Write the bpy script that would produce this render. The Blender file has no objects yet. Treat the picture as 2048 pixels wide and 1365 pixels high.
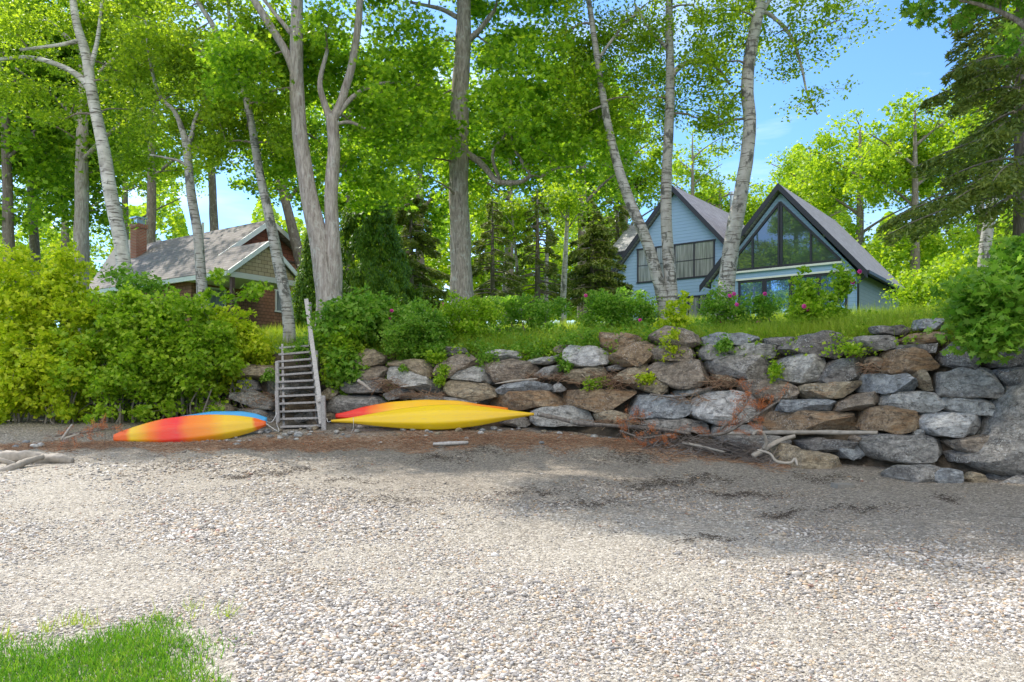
import bpy, math, random
import numpy as np
from mathutils import Vector, Matrix, noise as mnoise

random.seed(7)
RNG = np.random.default_rng(11)
R = math.radians
scene = bpy.context.scene
COL = scene.collection

# ------------------------------------------------------------------ camera, sky, sun, exposure
F = 1590.0; HZ = 800.0; EYE = 1.6
cam_d = bpy.data.cameras.new("camera"); cam = bpy.data.objects.new("camera", cam_d); COL.objects.link(cam)
cam.location = (0, 0, EYE); cam.rotation_euler = (R(90), 0, 0)
cam_d.sensor_width = 36; cam_d.lens = F / 2048 * 36
cam_d.shift_y = (HZ - 682.5) / 2048
cam_d.clip_start = 0.1; cam_d.clip_end = 4000
scene.camera = cam

SUN_AZ = math.atan2(-0.67, 0.74); SUN_EL = R(47)
world = bpy.data.worlds.new("World"); scene.world = world; world.use_nodes = True
wn = world.node_tree; wn.nodes.clear()
wo = wn.nodes.new('ShaderNodeOutputWorld'); wb = wn.nodes.new('ShaderNodeBackground')
sky = wn.nodes.new('ShaderNodeTexSky'); sky.sky_type = 'NISHITA'; sky.sun_disc = False
sky.sun_elevation = SUN_EL; sky.sun_rotation = SUN_AZ; sky.air_density = 1.0; sky.dust_density = 0.6; sky.ozone_density = 2.2
tc = wn.nodes.new('ShaderNodeTexCoord'); mp = wn.nodes.new('ShaderNodeMapping')
mp.inputs['Scale'].default_value = (1.0, 1.0, 5.0)
cn = wn.nodes.new('ShaderNodeTexNoise'); cn.inputs['Scale'].default_value = 1.7; cn.inputs['Detail'].default_value = 7; cn.inputs['Roughness'].default_value = 0.55
cr = wn.nodes.new('ShaderNodeValToRGB'); cr.color_ramp.elements[0].position = 0.50; cr.color_ramp.elements[1].position = 0.80
cr.color_ramp.elements[0].color = (0.0, 0.0, 0.0, 1); cr.color_ramp.elements[1].color = (0.5, 0.5, 0.5, 1)
mx = wn.nodes.new('ShaderNodeMix'); mx.data_type = 'RGBA'
wn.links.new(tc.outputs['Generated'], mp.inputs[0]); wn.links.new(mp.outputs[0], cn.inputs['Vector'])
wn.links.new(cn.outputs['Fac'], cr.inputs[0])
# unseen cloud bank added behind the camera, bright enough to fill the shaded wall
sx = wn.nodes.new('ShaderNodeSeparateXYZ'); wn.links.new(tc.outputs['Generated'], sx.inputs[0])
def wm(op, a, b_, cl=False):
    n = wn.nodes.new('ShaderNodeMath'); n.operation = op; n.use_clamp = cl
    for i, v in enumerate((a, b_)):
        if isinstance(v, (int, float)): n.inputs[i].default_value = v
        else: wn.links.new(v, n.inputs[i])
    return n.outputs[0]
bank = wm('MULTIPLY', wm('MULTIPLY', wm('ADD', sx.outputs[1], .05), -2.2, True), wm('MULTIPLY', wm('SUBTRACT', sx.outputs[2], .16), 4.0, True))
bank = wm('MULTIPLY', bank, wm('ADD', wm('MULTIPLY', cn.outputs['Fac'], .9), .35), True)
wn.links.new(wm('MAXIMUM', cr.outputs[0], bank), mx.inputs[0])
tint = wn.nodes.new('ShaderNodeMix'); tint.data_type = 'RGBA'; tint.blend_type = 'MULTIPLY'; tint.inputs[0].default_value = 1; tint.inputs[7].default_value = (.60, .86, 1.12, 1)
wn.links.new(sky.outputs[0], tint.inputs[6]); wn.links.new(tint.outputs[2], mx.inputs[6]); mx.inputs[7].default_value = (10.5, 10.0, 9.2, 1)
wn.links.new(mx.outputs[2], wb.inputs[0]); wb.inputs[1].default_value = 0.15
wn.links.new(wb.outputs[0], wo.inputs[0])

sl = bpy.data.lights.new("sun", 'SUN'); sl.energy = 3.4; sl.angle = R(0.55); sl.color = (1.0, 0.94, 0.85)
so = bpy.data.objects.new("sun", sl); COL.objects.link(so)
sdir = Vector((math.sin(SUN_AZ) * math.cos(SUN_EL), math.cos(SUN_AZ) * math.cos(SUN_EL), math.sin(SUN_EL)))
so.rotation_euler = (-sdir).to_track_quat('-Z', 'Y').to_euler(); so.location = (0, 0, 40)

scene.view_settings.view_transform = 'Standard'; scene.view_settings.look = 'None'
scene.view_settings.gamma = 1; scene.view_settings.exposure = 0.78
scene.render.engine = 'CYCLES'
scene.cycles.max_bounces = 8; scene.cycles.transparent_max_bounces = 8
scene.cycles.transmission_bounces = 6; scene.cycles.diffuse_bounces = 4

# ------------------------------------------------------------------ helpers
def at(px, py, Y):
    return Vector(((px - 1024) / F * Y, Y, EYE + (HZ - py) / F * Y))

def tag(o, label=None, cat=None, group=None, kind=None):
    if label: o['label'] = label
    if cat: o['category'] = cat
    if group: o['group'] = group
    if kind: o['kind'] = kind
    return o

def empty(name, loc, rz=0, label=None, cat=None, group=None):
    o = bpy.data.objects.new(name, None); COL.objects.link(o)
    o.location = loc; o.rotation_euler = (0, 0, rz); o.empty_display_size = .2
    return tag(o, label, cat, group)

def link_mesh(name, me, mat, parent=None, loc=None, smooth=False):
    o = bpy.data.objects.new(name, me); COL.objects.link(o)
    if mat is not None:
        for m in (mat if isinstance(mat, (list, tuple)) else [mat]): me.materials.append(m)
    if smooth: me.polygons.foreach_set('use_smooth', np.ones(len(me.polygons), bool))
    if parent is not None: o.parent = parent
    if loc is not None: o.location = loc
    return o

class MB:
    """collects faces; build() links them as one mesh object"""
    def __init__(s): s.v = []; s.f = []; s.mi = []
    def add(s, vs, fs, mi=0):
        b = len(s.v); s.v.extend([tuple(v) for v in vs])
        for f in fs: s.f.append([i + b for i in f]); s.mi.append(mi)
    def box(s, x0, x1, y0, y1, z0, z1, mi=0, M=None):
        vs = [Vector((x, y, z)) for z in (z0, z1) for y in (y0, y1) for x in (x0, x1)]
        if M is not None: vs = [M @ v for v in vs]
        s.add(vs, [(0, 2, 3, 1), (4, 5, 7, 6), (0, 1, 5, 4), (2, 6, 7, 3), (0, 4, 6, 2), (1, 3, 7, 5)], mi)
    def beam(s, a, b, w, h, up=(0, 0, 1), mi=0):
        a = Vector(a); b = Vector(b); d = (b - a); L = d.length; d.normalize()
        sd = d.cross(Vector(up)).normalized(); u = sd.cross(d).normalized()
        vs = []
        for p in (a, b):
            for i, j in ((-1, -1), (1, -1), (1, 1), (-1, 1)): vs.append(p + sd * (i * w / 2) + u * (j * h / 2))
        s.add(vs, [(0, 1, 2, 3), (7, 6, 5, 4), (0, 4, 5, 1), (1, 5, 6, 2), (2, 6, 7, 3), (3, 7, 4, 0)], mi)
    def prism(s, poly, y0, y1, mi=0):   # poly in (x,z), extruded along y
        n = len(poly)
        vs = [(x, y0, z) for x, z in poly] + [(x, y1, z) for x, z in poly]
        s.add(vs, [tuple(range(n)), tuple(range(2 * n - 1, n - 1, -1))] + [(i, i + n, (i + 1) % n + n, (i + 1) % n) for i in range(n)], mi)
    def tube(s, pts, rad, k=6, rough=0.0, caps=True):
        pts = [Vector(p) for p in pts]; n = len(pts)
        if n < 2: return
        prev = None; rings = []
        for i, p in enumerate(pts):
            d = (pts[min(i + 1, n - 1)] - pts[max(i - 1, 0)])
            if d.length < 1e-6: d = Vector((0, 0, 1))
            d.normalize()
            ref = prev if prev is not None else (Vector((1, 0, 0)) if abs(d.x) < .9 else Vector((0, 1, 0)))
            a = (ref - d * ref.dot(d)).normalized(); prev = a; b = d.cross(a)
            r = rad[i]
            for j in range(k):
                t = 2 * math.pi * j / k
                rr = r
                if rough: rr = r * (1 + rough * mnoise.noise(Vector((math.cos(t) * 1.3, math.sin(t) * 1.3, p.z * 1.4 + p.x * 3))))
                rings.append(p + a * math.cos(t) * rr + b * math.sin(t) * rr)
        fs = []
        for i in range(n - 1):
            for j in range(k):
                fs.append((i * k + j, i * k + (j + 1) % k, (i + 1) * k + (j + 1) % k, (i + 1) * k + j))
        if caps: fs += [tuple(range(k - 1, -1, -1)), tuple((n - 1) * k + j for j in range(k))]
        s.add(rings, fs)
    def build(s, name, mat, parent=None, loc=None, smooth=False, bevel=0):
        me = bpy.data.meshes.new(name)
        vs = s.v
        if loc is not None: L = Vector(loc); vs = [tuple(Vector(v) - L) for v in s.v]
        me.from_pydata(vs, [], s.f)
        me.polygons.foreach_set('material_index', s.mi); me.update()
        o = link_mesh(name, me, mat, parent, loc, smooth)
        if bevel:
            b = o.modifiers.new('b', 'BEVEL'); b.width = bevel; b.segments = 2; b.limit_method = 'ANGLE'
        return o

def smooth_path(pts, n=6):
    """catmull-rom through tuples of any length"""
    P = [np.array(p, float) for p in pts]; P = [2 * P[0] - P[1]] + P + [2 * P[-1] - P[-2]]
    out = []
    for i in range(1, len(P) - 2):
        for j in range(n):
            t = j / n
            out.append(.5 * ((2 * P[i]) + (-P[i - 1] + P[i + 1]) * t + (2 * P[i - 1] - 5 * P[i] + 4 * P[i + 1] - P[i + 2]) * t * t + (-P[i - 1] + 3 * P[i] - 3 * P[i + 1] + P[i + 2]) * t ** 3))
    out.append(P[-2]); return out

def inst_mesh(name, tv, tf, P, RM, S, mat, parent=None, loc=None, smooth=False):
    tv = np.asarray(tv, float); tf = np.asarray(tf, int); P = np.asarray(P, float)
    n = len(P); k = len(tv)
    S = np.asarray(S, float)
    if S.ndim == 1: S = S[:, None].repeat(3, 1)
    V = np.einsum('nij,nkj->nki', RM, S[:, None, :] * tv[None]) + P[:, None, :]
    if loc is not None: V = V - np.array(loc)[None, None, :]
    return raw_mesh(name, V.reshape(-1, 3), (tf[None] + (k * np.arange(n))[:, None, None]).reshape(-1, tf.shape[1]), mat, parent, loc, smooth)

def raw_mesh(name, V, Fc, mat, parent=None, loc=None, smooth=False):
    m = Fc.shape[1]
    me = bpy.data.meshes.new(name)
    me.vertices.add(len(V)); me.vertices.foreach_set('co', V.astype(np.float32).ravel())
    me.loops.add(Fc.size); me.loops.foreach_set('vertex_index', Fc.astype(np.int32).ravel())
    me.polygons.add(len(Fc)); me.polygons.foreach_set('loop_start', (np.arange(len(Fc)) * m).astype(np.int32))
    me.update(calc_edges=True)
    return link_mesh(name, me, mat, parent, loc, smooth)

def nrm(a): return a / (np.linalg.norm(a, axis=-1, keepdims=True) + 1e-9)
def basis(N, T=None):
    N = nrm(N)
    if T is None: T = RNG.normal(size=N.shape)
    t = nrm(T - N * (N * T).sum(-1, keepdims=True)); b = np.cross(N, t)
    return np.stack([t, b, N], axis=-1)      # columns x=t, y=b, z=N

LEAF_B = ([(0, -.5, 0), (.36, -.05, .10), (0, .55, 0), (-.36, -.05, .10)], [(0, 1, 2), (0, 2, 3)])
_mp = []
for i, (a, r) in enumerate([(-90, .32), (-50, .34), (-28, .20), (2, .56), (32, .27), (52, .58), (72, .28), (90, .66), (108, .28), (128, .58), (148, .27), (178, .56), (208, .20), (230, .34)]):
    _mp.append((r * math.cos(R(a)), r * math.sin(R(a)), .16 * abs(math.cos(R(a))) * r))
LEAF_M = (_mp, [tuple(range(len(_mp)))])
LEAF_C = ([(0, -.5, 0), (.30, -.25, .1), (.42, .1, .12), (.16, .12, .02), (0, .6, -.02), (-.16, .12, .02), (-.42, .1, .12), (-.30, -.25, .1)], [tuple(range(8))])   # coarse lobed leaf
BLADE = ([(-.5, 0, 0), (.5, 0, 0), (.38, .02, .5), (-.38, .02, .5), (.05, .12, 1), (-.05, .12, 1)], [(0, 1, 2, 3), (3, 2, 4, 5)])
NEEDLE = ([(-.5, 0, 0), (0, -.5, .06), (.5, 0, 0), (0, .5, -.03)], [(0, 1, 2, 3)])

# ------------------------------------------------------------------ materials
def mat(name):
    m = bpy.data.materials.new(name); m.use_nodes = True
    nt = m.node_tree; b = nt.nodes['Principled BSDF']; return m, nt, b
def N(nt, t, **kw):
    n = nt.nodes.new(t)
    for k, v in kw.items():
        if k in n.inputs: n.inputs[k].default_value = v
        else: setattr(n, k, v)
    return n
def coord(nt, scale=(1, 1, 1), kind='Object', rand=False):
    t = N(nt, 'ShaderNodeTexCoord'); m = N(nt, 'ShaderNodeMapping'); m.inputs['Scale'].default_value = scale
    if kind == 'World':
        g = N(nt, 'ShaderNodeNewGeometry'); nt.links.new(g.outputs['Position'], m.inputs[0])
    else: nt.links.new(t.outputs[kind], m.inputs[0])
    if rand:
        oi = N(nt, 'ShaderNodeObjectInfo'); ml = N(nt, 'ShaderNodeVectorMath', operation='SCALE'); ml.inputs[0].default_value = (37, 53, 71)
        nt.links.new(oi.outputs['Random'], ml.inputs['Scale']); nt.links.new(ml.outputs[0], m.inputs['Location'])
    return m.outputs[0]
def ramp(nt, fac, stops, interp='LINEAR'):
    r = N(nt, 'ShaderNodeValToRGB'); cr = r.color_ramp; cr.interpolation = interp
    while len(cr.elements) < len(stops): cr.elements.new(.5)
    for e, (p, c) in zip(cr.elements, stops): e.position = p; e.color = (*c, 1) if len(c) == 3 else c
    nt.links.new(fac, r.inputs[0]); return r.outputs[0]
def mixc(nt, fac, a, b, mode='MIX'):
    m = N(nt, 'ShaderNodeMix', data_type='RGBA', blend_type=mode)
    for s, v in ((0, fac), (6, a), (7, b)):
        if isinstance(v, (int, float)): m.inputs[s].default_value = v
        elif isinstance(v, tuple): m.inputs[s].default_value = (*v, 1)
        else: nt.links.new(v, m.inputs[s])
    return m.outputs[2]
def noise_(nt, vec, scale, detail=6, rough=.6, dist=0):
    n = N(nt, 'ShaderNodeTexNoise', Scale=scale, Detail=detail, Roughness=rough, Distortion=dist)
    nt.links.new(vec, n.inputs['Vector']); return n.outputs['Fac']
def bump(nt, b, h, strength=.5, dist=.05):
    n = N(nt, 'ShaderNodeBump', Strength=strength, Distance=dist); nt.links.new(h, n.inputs['Height']); nt.links.new(n.outputs[0], b.inputs['Normal'])
def math_(nt, op, a, b=None):
    m = N(nt, 'ShaderNodeMath', operation=op)
    for i, v in enumerate((a, b)):
        if v is None: continue
        if isinstance(v, (int, float)): m.inputs[i].default_value = v
        else: nt.links.new(v, m.inputs[i])
    return m.outputs[0]

def plain(name, c, rough=.6, metallic=0, var=.12, vs=6, bs=.15):
    m, nt, b = mat(name); v = coord(nt)
    n = noise_(nt, v, vs, 5)
    col = ramp(nt, n, [(.25, tuple(x * (1 - var) for x in c)), (.75, tuple(min(1, x * (1 + var)) for x in c))])
    nt.links.new(col, b.inputs['Base Color']); b.inputs['Roughness'].default_value = rough; b.inputs['Metallic'].default_value = metallic
    if bs: bump(nt, b, noise_(nt, v, vs * 5, 4), bs, .01)
    return m

def leaf_mat(name, stops, trans, tw=.45, rough=.5):
    m, nt, b = mat(name)
    g = N(nt, 'ShaderNodeNewGeometry')
    v = coord(nt, kind='World'); big = noise_(nt, v, .9, 3, .6)
    f = math_(nt, 'ADD', math_(nt, 'MULTIPLY', g.outputs['Random Per Island'], .6), math_(nt, 'MULTIPLY', big, .55))
    col = ramp(nt, f, stops)
    b.inputs['Roughness'].default_value = rough; b.inputs['Specular IOR Level'].default_value = .35
    nt.links.new(col, b.inputs['Base Color'])
    t = N(nt, 'ShaderNodeBsdfTranslucent'); tcol = mixc(nt, 1.0, col, trans, 'MULTIPLY')
    nt.links.new(tcol, t.inputs[0])
    ms = N(nt, 'ShaderNodeMixShader'); ms.inputs[0].default_value = tw
    nt.links.new(b.outputs[0], ms.inputs[1]); nt.links.new(t.outputs[0], ms.inputs[2])
    nt.links.new(ms.outputs[0], nt.nodes['Material Output'].inputs[0]); return m

LM = {
 'maple': leaf_mat('maple_leaf', [(.2, (.060, .150, .010)), (.5, (.140, .285, .020)), (.85, (.300, .455, .040))], (2.5, 2.2, 1.0), .55),
 'birch': leaf_mat('birch_leaf', [(.2, (.085, .155, .014)), (.5, (.180, .300, .022)), (.85, (.320, .450, .035))], (2.4, 2.1, 1.1), .55),
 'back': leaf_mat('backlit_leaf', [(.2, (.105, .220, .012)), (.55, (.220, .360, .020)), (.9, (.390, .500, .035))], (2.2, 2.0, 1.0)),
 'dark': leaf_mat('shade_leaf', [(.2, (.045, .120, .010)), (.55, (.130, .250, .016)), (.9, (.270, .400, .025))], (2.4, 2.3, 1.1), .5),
 'bush': leaf_mat('bush_leaf', [(.15, (.105, .210, .012)), (.5, (.230, .360, .020)), (.9, (.400, .500, .040))], (1.8, 2.0, 1.0)),
 'yellow': leaf_mat('yellow_bush_leaf', [(.15, (.180, .290, .012)), (.5, (.380, .470, .018)), (.9, (.600, .630, .040))], (1.7, 1.8, 1.0)),
 'green': leaf_mat('shrub_leaf', [(.15, (.060, .160, .015)), (.5, (.145, .285, .028)), (.9, (.270, .400, .060))], (2.0, 2.1, 1.2)),
 'spruce': leaf_mat('spruce_needles', [(.15, (.075, .120, .028)), (.5, (.165, .220, .040)), (.95, (.300, .330, .060))], (1.6, 1.7, 1.0), .25),
 'cedar': leaf_mat('cedar_spray', [(.15, (.050, .120, .012)), (.5, (.120, .220, .016)), (.95, (.240, .340, .022))], (1.8, 1.8, 1.0), .3),
 'grass': leaf_mat('grass_blade', [(.15, (.110, .200, .012)), (.5, (.230, .340, .020)), (.95, (.420, .470, .060))], (1.9, 1.8, 1.0)),
 'lawn': leaf_mat('lawn_blade', [(.15, (.030, .110, .008)), (.5, (.080, .205, .014)), (.80, (.170, .300, .025)), (.97, (.36, .36, .09))], (1.8, 1.9, 1.0)),
 'rust': leaf_mat('dead_needles', [(.15, (.24, .075, .025)), (.5, (.52, .16, .045)), (.95, (.68, .27, .09))], (1.4, 1.2, 1.0), .3),
}
petal = leaf_mat('rose_petal', [(.2, (.55, .02, .22)), (.9, (.75, .06, .38))], (1.2, 1, 1), .3)

def bark_birch(name='birch_bark', dirty=.5, wh=1.0):
    m, nt, b = mat(name); v = coord(nt, (1, 1, 1)); v2 = coord(nt, (2.2, 2.2, 26)); v3 = coord(nt, (5, 5, 3.0))
    base = ramp(nt, noise_(nt, v, 3.0, 6), [(.3, (.34 * wh, .31 * wh, .27 * wh)), (.55, (.62 * wh, .59 * wh, .53 * wh)), (.8, (.74 * wh, .72 * wh, .67 * wh))])
    lent = ramp(nt, noise_(nt, v2, 1.3, 3, .5), [(.0, (0, 0, 0)), (.57, (0, 0, 0)), (.61, (1, 1, 1))])
    pat = ramp(nt, noise_(nt, v3, 1.0, 5, .65, .4), [(.0, (0, 0, 0)), (.66 - .16 * dirty, (0, 0, 0)), (.74 - .14 * dirty, (1, 1, 1))])
    c = mixc(nt, lent, base, (.13, .11, .09)); c = mixc(nt, pat, c, (.10, .095, .08))
    gr = ramp(nt, noise_(nt, v, .8, 3), [(.5, (0, 0, 0)), (.8, (.5, .5, .5))]); c = mixc(nt, gr, c, (.26, .29, .20))
    nt.links.new(c, b.inputs['Base Color']); b.inputs['Roughness'].default_value = .7
    bump(nt, b, math_(nt, 'ADD', noise_(nt, v2, 2.0, 4), noise_(nt, v, 20, 4)), .5, .015); return m
def bark_grey(name, c1=(.16, .13, .11), c2=(.42, .38, .33), fur=1.0):
    m, nt, b = mat(name); v = coord(nt, (9, 9, 1.5)); v1 = coord(nt)
    n = noise_(nt, v, 2.0 * fur, 6, .65, .6)
    c = ramp(nt, n, [(.32, c1), (.5, tuple((a + b_) / 2 for a, b_ in zip(c1, c2))), (.68, c2)])
    li = ramp(nt, noise_(nt, v1, 5, 6, .7), [(.56, (0, 0, 0)), (.68, (.8, .8, .8))]); c = mixc(nt, li, c, (.50, .50, .44))
    nt.links.new(c, b.inputs['Base Color']); b.inputs['Roughness'].default_value = .85
    bump(nt, b, n, .9, .05); return m
BARK = {'birch': bark_birch('birch_bark', .85, .74), 'birch_clean': bark_birch('white_birch_bark', .1), 'maple': bark_grey('maple_bark', (.19, .155, .13), (.54, .48, .42)),
        'oak': bark_grey('oak_bark', (.14, .115, .09), (.48, .42, .35), 1.3), 'dark': bark_grey('dark_bark', (.10, .08, .065), (.28, .235, .19)),
        'twig': plain('twig_bark', (.22, .18, .14), .8), 'driftwood': plain('driftwood', (.34, .295, .24), .8, 0, .35, 9, .6)}

def rock_mat(name, a, b_, c_, speck=.3, speckc=(.62, .60, .56), rust=0.0):
    m, nt, b = mat(name); v = coord(nt, rand=True); vs = coord(nt, (1.2, 1.2, 4.5), rand=True)
    n1 = noise_(nt, vs, 2.2, 9, .66, .7); n2 = noise_(nt, v, 9, 9, .72)
    c = ramp(nt, n1, [(.28, a), (.5, b_), (.72, c_)])
    c = mixc(nt, ramp(nt, n2, [(.38, (.75, .75, .75)), (.60, (0, 0, 0))]), c, tuple(x * .35 for x in a)); n3 = noise_(nt, v, 26, 8, .75); c = mixc(nt, ramp(nt, n3, [(.38, (.42, .42, .42)), (.50, (0, 0, 0))]), c, tuple(x * .4 for x in b_)); c = mixc(nt, ramp(nt, n3, [(.52, (0, 0, 0)), (.68, (.3, .3, .3))]), c, tuple(min(.8, x * 1.5) for x in c_))
    sp = ramp(nt, noise_(nt, v, 38, 4, .7), [(.60 - .1 * speck, (0, 0, 0)), (.66 - .08 * speck, (1, 1, 1))])
    sp = mixc(nt, ramp(nt, noise_(nt, v, 2.4, 4), [(.45, (0, 0, 0)), (.62, (1, 1, 1))]), (0., 0., 0.), sp)
    c = mixc(nt, math_(nt, 'MULTIPLY', sp, .75), c, speckc)
    if rust:
        rs = ramp(nt, noise_(nt, vs, 1.5, 7, .65, 1.0), [(.62 - .16 * rust, (0, 0, 0)), (.74 - .14 * rust, (.7, .7, .7))])
        c = mixc(nt, rs, c, (.34, .19, .085))
    lc = ramp(nt, noise_(nt, v, 5.5, 6, .7), [(.66, (0, 0, 0)), (.71, (.9, .9, .9))]); c = mixc(nt, math_(nt, 'MULTIPLY', lc, .6), c, (.40, .30, .10) if rust else (.44, .45, .40))
    cr_ = N(nt, 'ShaderNodeTexVoronoi', feature='DISTANCE_TO_EDGE', Scale=1.5); wv = N(nt, 'ShaderNodeVectorMath', operation='ADD')
    nz = N(nt, 'ShaderNodeTexNoise', Scale=2.5, Detail=4.0); nt.links.new(vs, nz.inputs['Vector']); nt.links.new(vs, wv.inputs[0]); nt.links.new(nz.outputs['Color'], wv.inputs[1]); nt.links.new(wv.outputs[0], cr_.inputs['Vector'])
    ck = ramp(nt, cr_.outputs['Distance'], [(.0, (.65, .65, .65)), (.018, (0, 0, 0))]); c = mixc(nt, ck, c, (.06, .05, .04))
    nt.links.new(c, b.inputs['Base Color']); b.inputs['Roughness'].default_value = .85
    h = math_(nt, 'ADD', math_(nt, 'ADD', math_(nt, 'MULTIPLY', n2, .6), math_(nt, 'MULTIPLY', n3, .25)), math_(nt, 'ADD', n1, math_(nt, 'MULTIPLY', ck, -.5)))
    bump(nt, b, h, .9, .08); return m
RM_ = {
 'grey': rock_mat('grey_stone', (.20, .18, .155), (.36, .33, .29), (.52, .48, .42), .5),
 'blue': rock_mat('blue_grey_stone', (.21, .215, .22), (.36, .37, .37), (.52, .52, .49), .2),
 'tan': rock_mat('tan_stone', (.25, .19, .12), (.43, .34, .22), (.56, .46, .32), .3, rust=.3),
 'rust': rock_mat('rusty_stone', (.20, .13, .08), (.38, .26, .15), (.50, .39, .26), .3, rust=.8),
 'pale': rock_mat('pale_stone', (.36, .34, .30), (.56, .53, .47), (.68, .64, .57), .9, (.20, .20, .19)),
 'white': rock_mat('white_stone', (.46, .42, .38), (.66, .63, .58), (.78, .74, .69), .3),
 'dark': rock_mat('dark_stone', (.13, .12, .11), (.24, .215, .19), (.37, .34, .30), .6),
 'brown': rock_mat('brown_stone', (.17, .125, .09), (.32, .25, .18), (.46, .38, .29), .5),
}
def wood_mat(name, c1, c2):
    m, nt, b = mat(name); v = coord(nt, (30, 3, 30)); v2 = coord(nt)
    n = noise_(nt, v2, 28, 6, .6, .3)
    c = ramp(nt, n, [(.3, c1), (.7, c2)]); nt.links.new(c, b.inputs['Base Color']); b.inputs['Roughness'].default_value = .8
    bump(nt, b, n, .4, .01); return m
M_wood = wood_mat('weathered_wood', (.22, .20, .19), (.46, .43, .40))
M_woodl = wood_mat('pale_weathered_wood', (.30, .275, .25), (.54, .50, .45))

# ------------------------------------------------------------------ terrain
WF_PX = [-1400, -600, 0, 450, 700, 1024, 1400, 1750, 2000, 2300, 3000]
WF_Y = [21.5, 20.2, 19.3, 18.6, 18.0, 17.0, 14.8, 12.9, 11.7, 10.6, 8.6]
_pd = np.linspace(-1400, 3000, 600); _yd = np.interp(_pd, WF_PX, WF_Y); WF_X = (_pd - 1024) / F * _yd
def yfoot_px(px): return float(np.interp(px, WF_PX, WF_Y))
def yfoot(x): return np.interp(x, WF_X, _yd)
BAT = .42
def sstep(t): t = np.clip(t, 0, 1); return t * t * (3 - 2 * t)
def zbeach(x, y):
    yf = yfoot(x)
    z = .06 * (y - 4.5)
    w = sstep((4.5 - np.asarray(x)) / 4)
    z = z + w * .24 * sstep((y - (yf - 2.6)) / 1.9)
    z = z + .012 * np.sin(x * 1.7 + y * .6) + .010 * np.sin(y * 2.3 - x * .5) + .008 * np.sin(x * 4.1 + y * 3.3)
    return z
def yfr(x, y):      # foot of the wall met when walking from the water's edge towards (x, y)
    return np.interp(1024 + F * np.asarray(x) / np.maximum(np.asarray(y), 4.0), WF_PX, WF_Y)
def zbank(x, y):
    yf = yfr(x, y); d = y - (yf + 1.15)
    z = 2.72 + .14 * np.clip(d, 0, 8) + .10 * np.clip(d - 8, 0, 13) + .012 * np.clip(d - 21, 0, 200)
    steep = 1.9 * np.clip(-d / .85, 0, 3)
    und = (.05 * np.sin(x * .9 + 1) + .04 * np.sin(y * .8 + x * .3)) * np.clip(d, 0, 1)
    return z - steep + und
def ground_z(x, y):
    return float(zbank(x, y)) if y > float(yfr(x, y)) + .6 else float(zbeach(x, y))
def wallpoint(px, py, depth=0.0):
    yf = yfoot_px(px); zf = .06 * (yf - 4.5)
    Y = (yf + BAT * (EYE - zf)) / (1 - BAT * (HZ - py) / F) - depth
    # depth moves the point along the wall's outward normal, then it keeps its own place in the world
    return at(px, py, Y)

def grid(name, xs, ys, zf, mat_, label=None):
    X, Y = np.meshgrid(xs, ys); Z = zf(X, Y)
    V = np.stack([X, Y, Z], -1).reshape(-1, 3); nx = len(xs); ny = len(ys)
    i = np.arange(ny - 1)[:, None] * nx + np.arange(nx - 1)[None]
    Fc = np.stack([i, i + 1, i + nx + 1, i + nx], -1).reshape(-1, 4)
    o = raw_mesh(name, V, Fc, mat_, smooth=True); o['kind'] = 'structure'; return o

# beach material: pale shell gravel with greyer, finer gravel close to the wall
def beach_mat():
    m, nt, b = mat('beach_gravel'); v = coord(nt, kind='World')
    vo = N(nt, 'ShaderNodeTexVoronoi', Scale=38.0); nt.links.new(v, vo.inputs['Vector'])
    vo2 = N(nt, 'ShaderNodeTexVoronoi', Scale=90.0); nt.links.new(v, vo2.inputs['Vector'])
    sp = N(nt, 'ShaderNodeSeparateColor'); nt.links.new(vo.outputs['Color'], sp.inputs[0])
    sp2 = N(nt, 'ShaderNodeSeparateColor'); nt.links.new(vo2.outputs['Color'], sp2.inputs[0])
    f = math_(nt, 'ADD', math_(nt, 'MULTIPLY', sp.outputs[0], .6), math_(nt, 'MULTIPLY', sp2.outputs[0], .4))
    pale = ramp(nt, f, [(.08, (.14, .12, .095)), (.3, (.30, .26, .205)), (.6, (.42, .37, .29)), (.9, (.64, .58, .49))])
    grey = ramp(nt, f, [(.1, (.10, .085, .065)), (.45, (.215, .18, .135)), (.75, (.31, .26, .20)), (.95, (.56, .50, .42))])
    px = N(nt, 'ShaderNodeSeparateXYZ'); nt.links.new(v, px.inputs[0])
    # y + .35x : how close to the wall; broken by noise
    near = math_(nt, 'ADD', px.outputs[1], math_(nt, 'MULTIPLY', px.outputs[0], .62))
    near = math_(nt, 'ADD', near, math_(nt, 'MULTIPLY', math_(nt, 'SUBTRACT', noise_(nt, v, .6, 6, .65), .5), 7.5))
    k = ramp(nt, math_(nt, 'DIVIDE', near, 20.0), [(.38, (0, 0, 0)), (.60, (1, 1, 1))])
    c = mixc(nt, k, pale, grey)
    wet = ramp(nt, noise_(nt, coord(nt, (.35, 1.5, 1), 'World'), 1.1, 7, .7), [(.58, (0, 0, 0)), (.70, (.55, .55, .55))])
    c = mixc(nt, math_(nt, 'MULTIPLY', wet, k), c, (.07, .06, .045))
    nt.links.new(c, b.inputs['Base Color']); b.inputs['Roughness'].default_value = .9
    h = math_(nt, 'ADD', math_(nt, 'MULTIPLY', vo.outputs['Distance'], -1.0), math_(nt, 'MULTIPLY', vo2.outputs['Distance'], -.5))
    bump(nt, b, h, .8, .02); return m
M_beach = beach_mat()
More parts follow.
